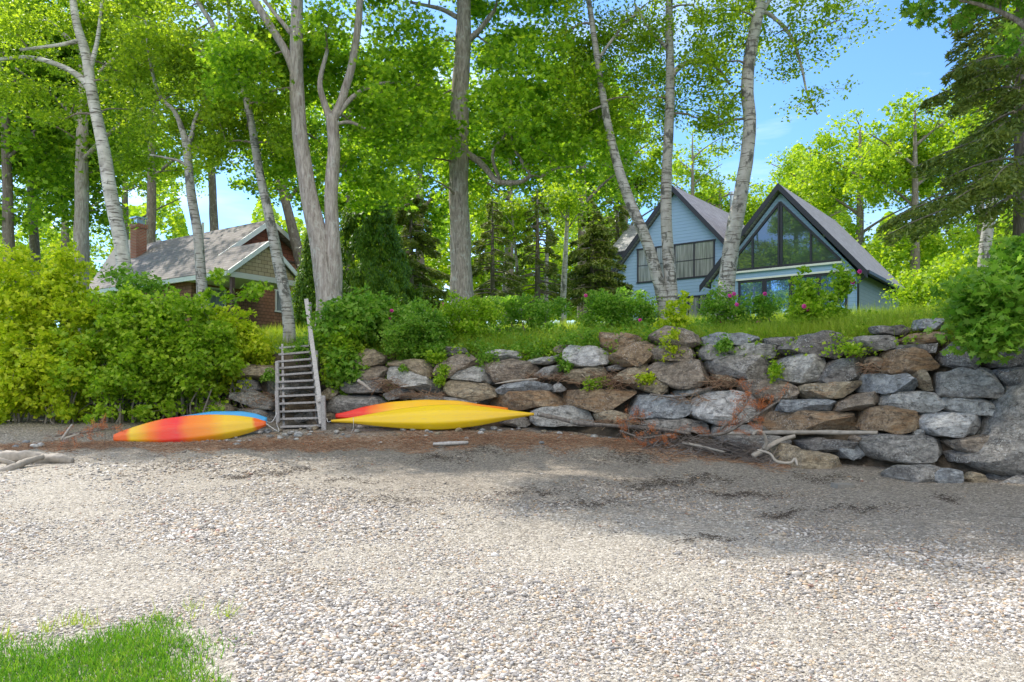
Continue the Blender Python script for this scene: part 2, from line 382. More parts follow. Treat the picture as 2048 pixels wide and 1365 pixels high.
def bank_mat():
    m, nt, b = mat('bank_soil_and_grass'); v = coord(nt, kind='World')
    soil = ramp(nt, noise_(nt, v, 6, 8, .7), [(.3, (.06, .045, .03)), (.7, (.20, .15, .10))])
    gr = ramp(nt, noise_(nt, v, 3, 8, .7), [(.3, (.060, .15, .015)), (.5, (.12, .23, .022)), (.75, (.26, .30, .05))])
    g = N(nt, 'ShaderNodeNewGeometry'); s = N(nt, 'ShaderNodeSeparateXYZ'); nt.links.new(g.outputs['True Normal'], s.inputs[0])
    c = mixc(nt, ramp(nt, s.outputs[2], [(.80, (0, 0, 0)), (.93, (1, 1, 1))]), soil, gr)
    nt.links.new(c, b.inputs['Base Color']); b.inputs['Roughness'].default_value = .95
    bump(nt, b, noise_(nt, v, 30, 6, .7), .8, .06); return m
M_bank = bank_mat()
xs_b = np.concatenate([np.linspace(-400, -22, 12)[:-1], np.arange(-22, 18, .16), np.linspace(18, 400, 12)])
ys_b = np.concatenate([np.linspace(-14, 3, 8)[:-1], np.arange(3, 20, .12), np.linspace(20, 23, 6)])
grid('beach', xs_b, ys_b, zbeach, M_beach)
# bank: rows follow the wall
xs_k = np.concatenate([np.linspace(-400, -26, 12)[:-1], np.arange(-26, 26, .3), np.linspace(26, 400, 12)])
ds = np.concatenate([np.arange(.15, 1.6, .15), np.arange(1.6, 24, .5), np.linspace(25, 500, 14)])
PXk, Dd = np.meshgrid(np.concatenate([np.linspace(-9000, -1400, 16)[:-1], np.linspace(-1400, 3000, 260), np.linspace(3000, 9000, 14)[1:]]), ds); Yk = np.interp(PXk, WF_PX, WF_Y) + Dd; X = (PXk - 1024) / F * Yk; Zk = zbank(X, Yk)
V = np.stack([X, Yk, Zk], -1).reshape(-1, 3); nx = X.shape[1]; i = np.arange(len(ds) - 1)[:, None] * nx + np.arange(nx - 1)[None]
o = raw_mesh('grass_bank', V, np.stack([i, i + 1, i + nx + 1, i + nx], -1).reshape(-1, 4), M_bank, smooth=True); o['kind'] = 'structure'
# sea behind the camera
m, nt, b = mat('sea_water'); b.inputs['Base Color'].default_value = (.02, .07, .10, 1); b.inputs['Roughness'].default_value = .08
bump(nt, b, noise_(nt, coord(nt, kind='World'), .8, 6), .4, .15)
q = MB(); q.add([(-1500, -2500, -.55), (1500, -2500, -.55), (1500, 2, -.55), (-1500, 2, -.55)], [(0, 1, 2, 3)])
o = q.build('sea', m); o['kind'] = 'structure'

# ------------------------------------------------------------------ wall boulders
def rock_from_poly(px_poly, mt, label, depth=.38, wall=True, Yc=None, box=.36, nsm=1, grow=1.10, facet=.96, cat='boulder', amp=1.0, name='boulder', group='boulders of the dry stone wall', seed=None):
    poly = np.array(px_poly, float)
    # area centroid
    x, y = poly[:, 0], poly[:, 1]; x2, y2 = np.roll(x, -1), np.roll(y, -1); cr_ = x * y2 - x2 * y; A = cr_.sum() / 2
    if abs(A) < 1: c = poly.mean(0)
    else: c = np.array([((x + x2) * cr_).sum() / (6 * A), ((y + y2) * cr_).sum() / (6 * A)])
    if wall: Cw = wallpoint(c[0], c[1])
    else: Cw = at(c[0], c[1], Yc)
    mpp = Cw.y / F
    TH = 44; PH = 20
    # points evenly round the outline, corners cut a little
    per_ = np.linalg.norm(np.roll(poly, -1, 0) - poly, axis=1); cum = np.concatenate([[0], np.cumsum(per_)])
    closed = np.vstack([poly, poly[:1]]); tt = np.arange(TH) / TH * cum[-1]
    O_ = np.stack([np.interp(tt, cum, closed[:, 0]), np.interp(tt, cum, closed[:, 1])], -1) - c
    for _ in range(nsm): O_ = .22 * np.roll(O_, 1, 0) + .56 * O_ + .22 * np.roll(O_, -1, 0)
    O_ = O_ * grow
    if A < 0: O_ = O_[::-1]
    rs = random.Random(seed if seed is not None else label)
    size = math.sqrt(abs(A)) * mpp
    depth = min(depth, max(.12, size * .75))
    ta, tb = rs.uniform(-.18, .18), rs.uniform(.1, .5)
    off = Vector((rs.uniform(0, 99), rs.uniform(0, 99), rs.uniform(0, 99)))
    vs = []
    e1 = box; e2 = box * .9
    for p_ in range(PH + 1):
        ph = -math.pi / 2 + math.pi * p_ / PH
        sp_, cp_ = math.sin(ph), max(0, math.cos(ph))
        dz = math.copysign(abs(sp_) ** e1, sp_); s = cp_ ** e2
        for i_ in range(TH if 0 < p_ < PH else 1):
            a = 2 * math.pi * i_ / TH
            du = O_[i_, 0] * s; dv = O_[i_, 1] * s
            P2 = (wallpoint(c[0] + du, c[1] + dv) if wall else at(c[0] + du, c[1] + dv, Yc))
            un, vn = du * mpp / max(size, .05), -dv * mpp / max(size, .05)
            dep = -dz * depth * (1 + (ta * un - tb * vn) * (1 if dz > 0 else 0))
            q = P2 + Vector((0, dep, 0)) * -1 * -1
            # facets and lumps
            w = q * (2.2 / max(.35, size)) * .55 + off
            nz = mnoise.noise(w) * .09 + mnoise.noise(w * 2.6) * .045 + abs(mnoise.noise(w * 1.4 + Vector((9, 9, 9)))) * -.07 + mnoise.noise(w * 6) * .018
            nvec = (q - Cw); nvec = nvec.normalized() if nvec.length > 1e-5 else Vector((0, -1, 0))
            q = q + nvec * nz * size * 1.05 * amp
            vs.append(q - Cw)
    Vn = np.array([tuple(v) for v in vs]); nf = rs.randint(6, 9)
    for kf in range(nf):
        nd = np.array([rs.gauss(0, 1), rs.gauss(-.9, .6), rs.gauss(0, .8)]); nd /= np.linalg.norm(nd); dt = Vn @ nd; h = dt.max() * rs.uniform(.60, .88); ex = np.maximum(0, dt - h); Vn = Vn - nd[None] * (ex * facet)[:, None]
    V0 = np.array([tuple(v) for v in vs])
    for ax in (0, 2):
        lo, hi = np.quantile(V0[:, ax], (.02, .98)); l2, h2 = np.quantile(Vn[:, ax], (.02, .98)); Vn[:, ax] = lo + (Vn[:, ax] - l2) * (hi - lo) / max(1e-3, h2 - l2)
    vs = [Vector(v) for v in Vn]
    fs = []
    def idx(p_, i_):
        if p_ == 0: return 0
        if p_ == PH: return 1 + (PH - 1) * TH
        return 1 + (p_ - 1) * TH + i_ % TH
    for p_ in range(PH):
        for i_ in range(TH):
            if p_ == 0: fs.append((idx(0, 0), idx(1, i_ + 1), idx(1, i_)))
            elif p_ == PH - 1: fs.append((idx(p_, i_), idx(p_, i_ + 1), idx(PH, 0)))
            else: fs.append((idx(p_, i_), idx(p_, i_ + 1), idx(p_ + 1, i_ + 1), idx(p_ + 1, i_)))
    me = bpy.data.meshes.new(name); me.from_pydata([tuple(v) for v in vs], [], fs); me.update()
    o = link_mesh(name, me, RM_[mt], None, Cw, True)
    me.set_sharp_from_angle(angle=R(27))
    return tag(o, label, cat, group)
def zc(z, pts): return [(z[0] + x / z[2], z[1] + y / z[2]) for x, y in pts]
Z1 = (600, 640, 4.096); Z2 = (1040, 640, 3.938); Z3 = (1500, 620, 3.737); Z7 = (480, 600, 4.55); Z6 = (0, 780, 3.657)
ROCKS = [
 (Z1, 'tan', 'tan slab half hidden under the shrubs right of the stairs, uppermost there', [(330,350),(540,235),(600,250),(720,320),(620,375),(420,400),(320,420)]),
 (Z1, 'brown', 'wide brown slab just below the tan slab right of the stairs', [(280,520),(420,405),(640,380),(720,400),(705,470),(500,492),(330,535)]),
 (Z1, 'dark', 'dark flat lens shaped stone with a stick lying on it', [(345,540),(420,490),(640,478),(715,512),(700,560),(560,605),(380,600)]),
 (Z1, 'pale', 'long pale speckled boulder slanting down to the right above the kayaks', [(718,430),(760,375),(830,365),(900,395),(1060,470),(1150,560),(1155,605),(1050,600),(860,545),(740,490)]),
 (Z1, 'tan', 'square tan boulder wedged behind the long pale slanting one', [(740,340),(1000,330),(1110,360),(1110,440),(1090,470),(980,440),(860,380),(740,380)]),
 (Z1, 'brown', 'round purple brown boulder under the ferns above the kayaks', [(1112,420),(1150,350),(1230,300),(1300,288),(1390,300),(1460,350),(1470,390),(1300,410),(1190,490),(1125,460)]),
 (Z1, 'pale', 'light speckled stone between the round brown boulder and the golden block', [(1198,490),(1290,430),(1420,388),(1530,400),(1592,460),(1570,525),(1400,492),(1260,480)]),
 (Z1, 'brown', 'broad brown boulder right of the light speckled stone', [(1500,385),(1600,345),(1760,338),(1900,355),(1965,400),(1900,460),(1800,492),(1620,515),(1590,440)]),
 (Z1, 'pale', 'flat grey white stone in the top course at the grass edge above the kayaks', [(1515,275),(1600,248),(1780,262),(1825,300),(1780,328),(1560,332)]),
 (Z1, 'tan', 'golden tan block tilted above the yellow kayak', [(1182,570),(1200,510),(1330,488),(1500,510),(1622,572),(1625,620),(1565,672),(1400,642),(1220,605)]),
 (Z1, 'grey', 'small triangular grey stone behind the middle of the red and yellow kayak', [(695,610),(860,538),(920,556),(934,645),(720,650)]),
 (Z1, 'grey', 'large grey boulder streaked with purple behind the red kayak tip', [(222,660),(330,612),(560,618),(690,660),(560,710),(420,765),(255,760)]),
 (Z1, 'tan', 'small yellowish stone between the stair post and the red kayak tip', [(213,765),(260,748),(300,785),(295,835),(215,822)]),
 (Z1, 'blue', 'light blue grey stone lying on the long brown block', [(1612,570),(1700,522),(1850,503),(1970,520),(2110,560),(2060,590),(1850,604),(1650,615)]),
 (Z1, 'rust', 'long orange brown block behind the yellow kayak bow', [(1590,660),(1700,602),(2000,580),(2150,588),(2192,640),(2100,692),(1880,712),(1760,752),(1620,712)]),
 (Z1, 'grey', 'low grey stone under the yellow kayak bow tip', [(1640,850),(1700,800),(1850,798),(1885,852),(1780,880)]),
 (Z1, 'grey', 'thin grey slab lying along the top of the red and yellow kayak', [(930,640),(1100,622),(1560,672),(1600,695),(1480,705),(1200,690),(980,670)]),
 (Z1, 'tan', 'mossy olive stone directly right of the stair rail', [(180,600),(260,548),(335,560),(335,605),(260,645),(190,645)]),
 (Z1, 'blue', 'flat blue grey slab at the foot of the stair post under the yellow kayak', [(225,885),(350,858),(480,878),(560,892),(440,925),(240,925)]),
 (Z1, 'dark', 'dark brown stone tucked under the shrub at the top above the kayaks', [(1180,225),(1340,228),(1370,270),(1210,300)]),
 (Z2, 'grey', 'lens shaped grey stone between the broad brown boulder and the leafy sprig', [(115,435),(200,370),(300,362),(347,398),(330,442),(220,468),(135,465)]),
 (Z2, 'pale', 'thin streaked pale stone left of the broad cream boulder', [(50,325),(200,287),(300,283),(315,310),(220,350),(110,348)]),
 (Z2, 'white', 'broad cream boulder with dark base below the grass left of centre', [(325,292),(400,212),(560,208),(700,248),(715,290),(665,362),(470,372),(380,325)]),
 (Z2, 'tan', 'triangular tan stone beneath the broad cream boulder', [(345,450),(420,400),(600,360),(660,400),(695,475),(520,502),(400,492)]),
 (Z2, 'rust', 'rusty tan boulder at the grass edge above the orange lichen boulder', [(635,115),(780,108),(900,138),(1025,162),(900,192),(730,262),(645,200)]),
 (Z2, 'rust', 'big boulder splashed with orange lichen', [(710,275),(880,190),(1000,172),(1065,205),(1045,335),(900,362),(715,350)]),
 (Z2, 'dark', 'small thin black stone under the orange lichen boulder', [(665,385),(750,357),(850,360),(760,402),(680,405)]),
 (Z2, 'tan', 'grey tan boulder slanting up right below the orange lichen boulder', [(735,468),(830,390),(980,343),(1022,370),(1015,455),(880,508),(780,495)]),
 (Z2, 'brown', 'dark brown peaked boulder rising into the grass', [(1018,135),(1130,52),(1250,75),(1400,128),(1465,180),(1430,228),(1300,238),(1130,192),(1060,165)]),
 (Z2, 'brown', 'shadowed brown stone under the peaked boulder behind the yellow green sapling', [(1048,235),(1130,208),(1280,222),(1395,258),(1385,312),(1250,325),(1150,322),(1045,345)]),
 (Z2, 'brown', 'large rounded brown boulder with white quartz patches in the middle of the wall', [(1020,385),(1090,338),(1250,322),(1430,348),(1505,430),(1485,502),(1330,535),(1200,525),(1050,440)]),
 (Z2, 'grey', 'small dark grey stone right of the yellow green sapling', [(1398,255),(1470,198),(1590,203),(1625,262),(1540,322),(1450,315)]),
 (Z2, 'blue', 'pale blue green top stone with a fern in front', [(1452,140),(1560,106),(1700,112),(1862,133),(1865,188),(1700,198),(1470,198)]),
 (Z2, 'pale', 'lichen grey oval stone below the blue green top stone', [(1630,245),(1700,200),(1850,188),(2015,225),(2015,298),(1850,304),(1700,284)]),
 (Z2, 'dark', 'small blunt dark stone in the top course left of the longest dark boulder', [(1915,155),(1990,138),(2120,143),(2185,160),(2130,208),(1955,213)]),
 (Z2, 'grey', 'big square grey tan boulder above the gap with dry weeds', [(1478,375),(1508,298),(1620,278),(1900,288),(1985,350),(2005,452),(1870,473),(1750,473),(1580,445)]),
 (Z2, 'tan', 'underside block of tan stone beneath the big square boulder', [(1515,432),(1590,445),(1745,478),(1720,525),(1600,518),(1540,480)]),
 (Z2, 'tan', 'grey tan rounded stone with a sprig of moss at its left end', [(895,508),(1000,473),(1130,478),(1215,562),(1180,584),(1050,580),(905,530)]),
 (Z2, 'pale', 'flat light stone peeking out above the white boulder left end', [(1222,562),(1330,533),(1510,545),(1400,602),(1240,595)]),
 (Z2, 'brown', 'brown and gold mottled boulder right of the dry weeds', [(1735,505),(1800,473),(2048,478),(2150,515),(2165,602),(2080,645),(1900,625),(1770,585)]),
 (Z2, 'white', 'biggest bright white boulder behind the orange dead branches', [(1325,705),(1375,620),(1480,568),(1620,556),(1800,598),(1945,660),(1995,745),(1890,815),(1700,825),(1480,805),(1355,755)]),
 (Z2, 'blue', 'smooth blue grey oval boulder left of the white boulder', [(875,695),(930,608),(1080,583),(1260,598),(1343,660),(1315,732),(1190,772),(960,764),(888,735)]),
 (Z2, 'rust', 'long rusty golden block left of the blue grey oval boulder', [(352,605),(380,557),(640,552),(880,562),(898,600),(850,665),(780,720),(600,720),(400,668)]),
 (Z2, 'pale', 'pale squared boulder at the foot behind the long fallen branch', [(105,715),(180,687),(420,683),(550,712),(603,800),(500,835),(150,835),(100,795)]),
 (Z2, 'tan', 'low olive tan stone between the pale squared boulder and the grey foot boulder', [(585,745),(700,708),(830,742),(955,790),(935,820),(640,815)]),
 (Z2, 'grey', 'low oval grey boulder at the foot under the blue grey oval one', [(955,825),(1050,757),(1200,762),(1400,798),(1505,862),(1455,890),(1250,884),(1050,855)]),
 (Z2, 'white', 'small white wedge stone above the two long brown blocks', [(225,548),(300,492),(362,540),(340,563),(250,563)]),
 (Z2, 'brown', 'little brown stone at the grass edge beside a dry twig', [(262,225),(330,193),(402,215),(352,262),(280,255)]),
 (Z2, 'grey', 'low grey stone in shade under the white boulder behind the branch pile', [(1500,860),(1640,825),(1900,830),(1960,860),(1940,950),(1700,1000),(1560,930)]),
 (Z3, 'dark', 'longest dark grey boulder in the top course with a little orange lichen', [(203,315),(240,262),(370,200),(480,178),(700,175),(738,230),(722,322),(600,358),(430,333),(260,355)]),
 (Z3, 'grey', 'pointed grey boulder in the top course right of the longest dark one', [(732,243),(830,203),(1040,188),(1118,235),(1100,268),(900,324),(780,304)]),
 (Z3, 'rust', 'flat dark boulder topped with ochre lichen beside the leafy maple', [(1125,235),(1200,188),(1380,163),(1465,200),(1455,238),(1200,266)]),
 (Z3, 'dark', 'dark stone sunk in the grass above the top course', [(915,128),(1100,118),(1200,138),(1225,172),(1130,193),(940,174)]),
 (Z3, 'blue', 'pale blue grey block sitting alone highest in the grass at right', [(1238,122),(1258,76),(1420,73),(1445,110),(1400,148),(1243,153)]),
 (Z3, 'dark', 'thin dark slab lying on the big tan block', [(1015,292),(1100,268),(1400,252),(1405,322),(1250,324),(1060,308)]),
 (Z3, 'rust', 'big tan brown block under the thin dark slab', [(955,465),(1030,400),(1040,318),(1150,303),(1400,343),(1412,432),(1250,484),(1000,480)]),
 (Z3, 'brown', 'small brown stone pinched left of the big tan block', [(865,392),(900,358),(990,358),(1013,400),(940,458),(885,434)]),
 (Z3, 'pale', 'light grey egg shaped boulder in the middle right of the wall', [(202,445),(255,370),(380,333),(560,368),(588,400),(500,514),(380,553),(230,524)]),
 (Z3, 'dark', 'dark white flecked boulder right of the light egg shaped one', [(498,525),(570,420),(640,368),(760,366),(892,420),(885,474),(700,545),(560,550)]),
 (Z3, 'blue', 'angular dark blue boulder with two humps', [(835,500),(880,476),(1040,492),(1150,472),(1220,540),(1292,618),(1000,616),(850,614)]),
 (Z3, 'tan', 'small tan upright stone right of the angular blue boulder', [(1188,492),(1220,448),(1320,448),(1343,480),(1332,604),(1280,574)]),
 (Z3, 'grey', 'largest grey boulder at the right end of the wall', [(1338,565),(1358,490),(1500,458),(1760,452),(1850,510),(1910,580),(1845,612),(1862,660),(1500,660),(1368,624)]),
 (Z3, 'dark', 'dark speckled boulder partly behind the maple leaves', [(1422,305),(1470,252),(1600,268),(1730,348),(1765,434),(1600,444),(1468,414)]),
 (Z3, 'tan', 'long buff grey block above the pale brick shaped stone', [(368,604),(400,558),(560,543),(830,533),(843,612),(760,642),(600,662),(380,668)]),
 (Z3, 'blue', 'pale brick shaped stone with a round right end', [(198,724),(230,678),(420,670),(600,666),(622,700),(602,763),(400,768),(220,754)]),
 (Z3, 'brown', 'dark brown rounded stone right of the pale brick shaped stone', [(622,690),(750,640),(900,613),(972,650),(978,722),(850,738),(638,758)]),
 (Z3, 'pale', 'pale black flecked block in the middle of the right end', [(983,694),(1000,628),(1100,613),(1380,623),(1403,660),(1383,762),(1200,754),(1000,724)]),
 (Z3, 'pale', 'long pale black flecked block under the largest grey boulder', [(1398,694),(1428,648),(1600,664),(1860,668),(1893,720),(1800,783),(1600,779),(1418,744)]),
 (Z3, 'rust', 'longest rust orange block resting above the bleached pole', [(145,884),(190,768),(480,768),(750,752),(822,800),(838,893),(600,908),(180,908)]),
 (Z3, 'rust', 'golden brown block with a notch below', [(822,804),(858,743),(1000,728),(1200,743),(1268,780),(1253,873),(1150,904),(1050,918),(848,889)]),
 (Z3, 'white', 'long whitish boulder tapering right, low at the right end', [(1257,824),(1308,763),(1480,773),(1812,808),(1804,873),(1650,928),(1450,948),(1358,934),(1268,884)]),
 (Z3, 'pale', 'tiny pale stone under the golden brown block', [(1213,903),(1255,893),(1303,903),(1306,937),(1225,930)]),
 (Z3, 'grey', 'largest smooth rounded boulder at the foot of the right end', [(812,994),(900,928),(1180,922),(1400,962),(1552,1018),(1563,1082),(1482,1123),(1150,1143),(950,1114),(868,1064)]),
 (Z3, 'dark', 'low purplish stone behind the pale blue block at the foot', [(358,984),(500,953),(800,998),(852,1032),(640,1064),(440,1064)]),
 (Z3, 'blue', 'pale blue block at the foot beside the smooth rounded boulder', [(613,1032),(650,998),(840,998),(862,1032),(857,1102),(760,1118),(640,1094)]),
 (Z3, 'brown', 'reddish brown stone low at the right end beside the bedrock', [(1478,982),(1700,928),(1800,938),(1843,1000),(1763,1053),(1600,1064)]),
 (Z3, 'brown', 'tiny brown wedge under the bleached pole', [(735,953),(790,938),(853,990),(760,984)]),
 (Z3, 'dark', 'shaded dark stone below the maple leaves at far right', [(1820,470),(1930,430),(2080,440),(2200,500),(2180,580),(1960,590),(1880,540)]),
 (Z3, 'dark', 'upper dark stone hidden by the maple leaves at far right', [(1740,300),(1850,260),(2050,270),(2150,340),(2100,430),(1850,430),(1760,380)]),
 (Z7, 'grey', 'grey boulder seen through the middle steps of the stairs', [(202,805),(240,733),(400,722),(560,743),(645,800),(610,855),(400,868),(245,864)]),
 (Z7, 'rust', 'brown block seen through the lower steps of the stairs', [(415,935),(560,893),(690,898),(705,985),(560,1004),(415,995)]),
 (Z7, 'grey', 'long flat grey slab left of the stairs', [(-60,850),(100,828),(240,898),(342,930),(335,992),(150,994),(-60,935)]),
 (Z7, 'grey', 'lower grey slab left of the stairs behind the blue kayak tip', [(0,1000),(200,990),(322,1030),(335,1090),(200,1122),(0,1064)]),
 (Z7, 'grey', 'slanting grey stone behind the lowest steps', [(475,1064),(620,1008),(708,1018),(695,1084),(500,1134)]),
 (Z7, 'brown', 'brown stone behind the lowest steps beside the stair post', [(575,1134),(620,1078),(725,1098),(735,1172),(600,1176)]),
 (Z7, 'dark', 'dark round stone in the shade left of the stairs', [(-20,745),(60,718),(150,738),(172,822),(100,853),(-10,805)]),
 (Z7, 'tan', 'tan boulder in the top course left of the stairs', [(-30,640),(80,588),(280,598),(305,682),(150,722),(10,714)]),
 (Z7, 'rust', 'red brown stone at the foot left of the bottom step', [(165,1184),(270,1155),(385,1138),(385,1232),(250,1224)]),
 (Z7, 'brown', 'brown stone behind the upper steps', [(380,640),(520,600),(650,640),(660,720),(520,735),(390,710)]),
 (Z6, 'tan', 'pale peaked stone rising behind the blue kayak', [(1385,175),(1450,125),(1560,72),(1660,105),(1710,140),(1712,210),(1400,215)]),
 (Z6, 'grey', 'grey slab uphill left of the pale peaked stone', [(1150,30),(1300,-20),(1500,0),(1540,50),(1400,110),(1200,100)]),
 (Z6, 'dark', 'dark stone under the hedge left of the grey slab', [(900,40),(1050,-10),(1160,30),(1180,110),(1020,150),(900,110)]),

 (Z3, 'dark', 'dark low stone wedged beneath the reddish brown stone by the bedrock', [(1480,1060),(1600,1055),(1740,1050),(1800,1100),(1700,1150),(1520,1130)]),
 (Z3, 'grey', 'grey stone in shade behind the pale pole left end', [(-60,960),(60,930),(200,950),(330,1000),(200,1050),(0,1040)]),
]
for (z, mt, lb, pts) in ROCKS:
    rock_from_poly(zc(z, pts), mt, lb)
# hidden fill stones behind the gaps: dark soil of the bank shows there

def bY(py): return 2973.0 / (py - 705.0)      # distance of the beach surface seen at image row py
FG = [
 ('grey', 'broad low grey ledge stone half sunk in gravel below the maple', [(1030,1250),(1150,1175),(1330,1160),(1500,1195),(1612,1270),(1590,1310),(1300,1318),(1100,1290)], 962, .45),
 ('blue', 'small streaked blue grey stone leaning on the low ledge stone', [(1362,1235),(1450,1188),(1560,1200),(1614,1280),(1500,1316),(1395,1306)], 968, .3),
 ('brown', 'round brown boulder on the gravel before the bedrock', [(1578,1175),(1640,1100),(1740,1100),(1832,1150),(1805,1235),(1700,1245),(1610,1225)], 948, .35),
 ('grey', 'long grey boulder at the right edge on the gravel', [(1802,1255),(1850,1168),(2048,1118),(2180,1190),(2160,1270),(1950,1288)], 962, .4),
 ('brown', 'grey brown boulder between the smooth rounded boulder and the ledge stone', [(1295,1165),(1360,1118),(1450,1116),(1513,1160),(1485,1210),(1330,1210)], 945, .3),
 ('brown', 'small brown stone touching the smooth rounded boulder', [(1185,1148),(1270,1103),(1318,1130),(1265,1172)], 935, .2),
 ('tan', 'flat tan stone in front of the round brown boulder', [(1590,1275),(1650,1212),(1740,1238),(1765,1295),(1640,1312)], 968, .2),
 ('grey', 'low pale stone at the bottom of the right edge rocks', [(1905,1300),(2000,1243),(2110,1238),(2130,1310),(1980,1318)], 972, .25),
]
for mt, lb, pts, foot, dp in FG:
    rock_from_poly(zc(Z3, pts), mt, lb, depth=dp, wall=False, Yc=bY(foot) + .25, box=.8, nsm=2, group='loose boulders at the foot of the wall')
rock_from_poly(zc(Z3, [(140,1130),(185,1050),(240,1020),(340,1002),(365,1040),(600,1078),(632,1150),(720,1250),(500,1235),(350,1215),(200,1170)]), 'tan',
    'pale sandy ledge of rock with a crack, beside the twisted driftwood', depth=.7, wall=False, Yc=bY(940) + .5, box=.7, nsm=2, group='loose boulders at the foot of the wall')
rock_from_poly(zc(Z3, [(1640,1120),(1760,1050),(1870,920),(1930,720),(2010,610),(2200,540),(2800,480),(2900,1240),(2048,1235),(1800,1190)]), 'grey',
    'huge smooth bedrock outcrop sloping up at the right edge', depth=.8, wall=False, Yc=12.0, box=.6, nsm=1, cat='rock outcrop', name='bedrock_outcrop', amp=.22, facet=.3, group='bedrock')

# ------------------------------------------------------------------ pebbles (one mass)
def ico():
    t = (1 + 5 ** .5) / 2
    v = np.array([(-1, t, 0), (1, t, 0), (-1, -t, 0), (1, -t, 0), (0, -1, t), (0, 1, t), (0, -1, -t), (0, 1, -t), (t, 0, -1), (t, 0, 1), (-t, 0, -1), (-t, 0, 1)], float)
    v = nrm(v)
    f = [(0,11,5),(0,5,1),(0,1,7),(0,7,10),(0,10,11),(1,5,9),(5,11,4),(11,10,2),(10,7,6),(7,1,8),(3,9,4),(3,4,2),(3,2,6),(3,6,8),(3,8,9),(4,9,5),(2,4,11),(6,2,10),(8,6,7),(9,8,1)]
    return v, f
ICO_V, ICO_F = ico()
def pebble_mat():
    m, nt, b = mat('pebble_mix'); g = N(nt, 'ShaderNodeNewGeometry'); v = coord(nt, kind='World')
    c = ramp(nt, g.outputs['Random Per Island'], [(0, (.13, .12, .115)), (.10, (.20, .19, .19)), (.24, (.33, .29, .25)), (.36, (.50, .34, .18)), (.45, (.48, .40, .30)), (.60, (.62, .555, .48)), (.76, (.84, .79, .72)), (.955, (.52, .34, .16)), (.985, (.38, .15, .08))], 'CONSTANT')
    c = mixc(nt, .3, c, ramp(nt, noise_(nt, v, 60, 4), [(.3, (.25, .22, .19)), (.7, (.8, .78, .74))]))
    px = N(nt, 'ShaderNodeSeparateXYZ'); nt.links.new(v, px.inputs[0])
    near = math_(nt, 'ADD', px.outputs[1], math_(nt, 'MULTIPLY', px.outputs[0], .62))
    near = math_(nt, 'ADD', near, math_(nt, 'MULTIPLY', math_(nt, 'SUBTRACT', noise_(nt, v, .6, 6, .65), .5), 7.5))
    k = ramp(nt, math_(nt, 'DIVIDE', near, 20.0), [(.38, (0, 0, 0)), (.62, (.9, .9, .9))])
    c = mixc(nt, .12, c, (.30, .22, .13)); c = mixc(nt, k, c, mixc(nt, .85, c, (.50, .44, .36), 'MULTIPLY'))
    nt.links.new(c, b.inputs['Base Color']); b.inputs['Roughness'].default_value = .75; return m
M_peb = pebble_mat()
def pebbles(name, bands, label):
    P, S = [], []
    for y0, y1, dens, s0, s1, pw in bands:
        area = .74 * (y1 * y1 - y0 * y0); n = int(area * dens)
        y = np.sqrt(RNG.uniform(y0 * y0, y1 * y1, n)); x = RNG.uniform(-.74, .74, n) * y
        keep = y < yfoot(x) + .2
        keep &= ~((y < 5.15 + .30 * np.sin(x * 2.3 + 1)) & (x < -1.75 + (5.0 - y) * .42) & (RNG.random(n) < .93))
        fld = np.sin(x * 1.1 + y * .5) + np.sin(x * .47 - y * 1.3 + 2) + .8 * np.sin(x * 2.9 + y * 2.1) + .6 * np.sin(y * 4.3 - x * 3.1); nr = np.clip((y + .62 * x - 7.5) / 4.5, 0, 1)
        keep &= RNG.random(n) < np.clip(.74 + .24 * fld - .45 * nr, .12, 1)
        x, y = x[keep], y[keep]; s = s0 + (s1 - s0) * RNG.random(len(x)) ** pw
        # finer close to the wall in the grey gravel
        near = np.clip((y + .62 * x - 10) / 4, 0, 1); s = s * (1 - .5 * near * (RNG.random(len(x)) < .93))
        s = s * np.clip(.82 + .16 * fld[keep], .5, 1.25)
        sc = np.stack([s * RNG.uniform(.7, 1.35, len(x)), s * RNG.uniform(.55, 1.0, len(x)), s * RNG.uniform(.2, .5, len(x))], -1)
        P.append(np.stack([x, y, zbeach(x, y) + sc[:, 2] * .45], -1)); S.append(sc)
    P = np.concatenate(P); S = np.concatenate(S); n = len(P)
    nn = np.stack([RNG.normal(0, .28, n), RNG.normal(0, .28, n), np.ones(n)], -1); B = basis(nn)
    V = ICO_V[None] * (1 + RNG.uniform(-.36, .30, (n, 12, 1))); V = V * S[:, None, :]
    V = np.einsum('nij,nkj->nki', B, V) + P[:, None, :]
    Fc = (np.array(ICO_F)[None] + (12 * np.arange(n))[:, None, None]).reshape(-1, 3)
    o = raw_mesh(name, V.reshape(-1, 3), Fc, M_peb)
    return tag(o, label, 'pebbles', kind='stuff')
pebbles('pebbles', [(3.6, 6.0, 5200, .004, .023, 2.2), (6.0, 8, 2600, .005, .025, 2.2), (8, 11, 1500, .007, .030, 2.4), (11, 18.5, 330, .010, .040, 2.4), (3.8, 9, 22, .02, .038, 2.0), (6, 16, 2.5, .03, .06, 2)], 'pale shell and slate pebbles covering the beach')

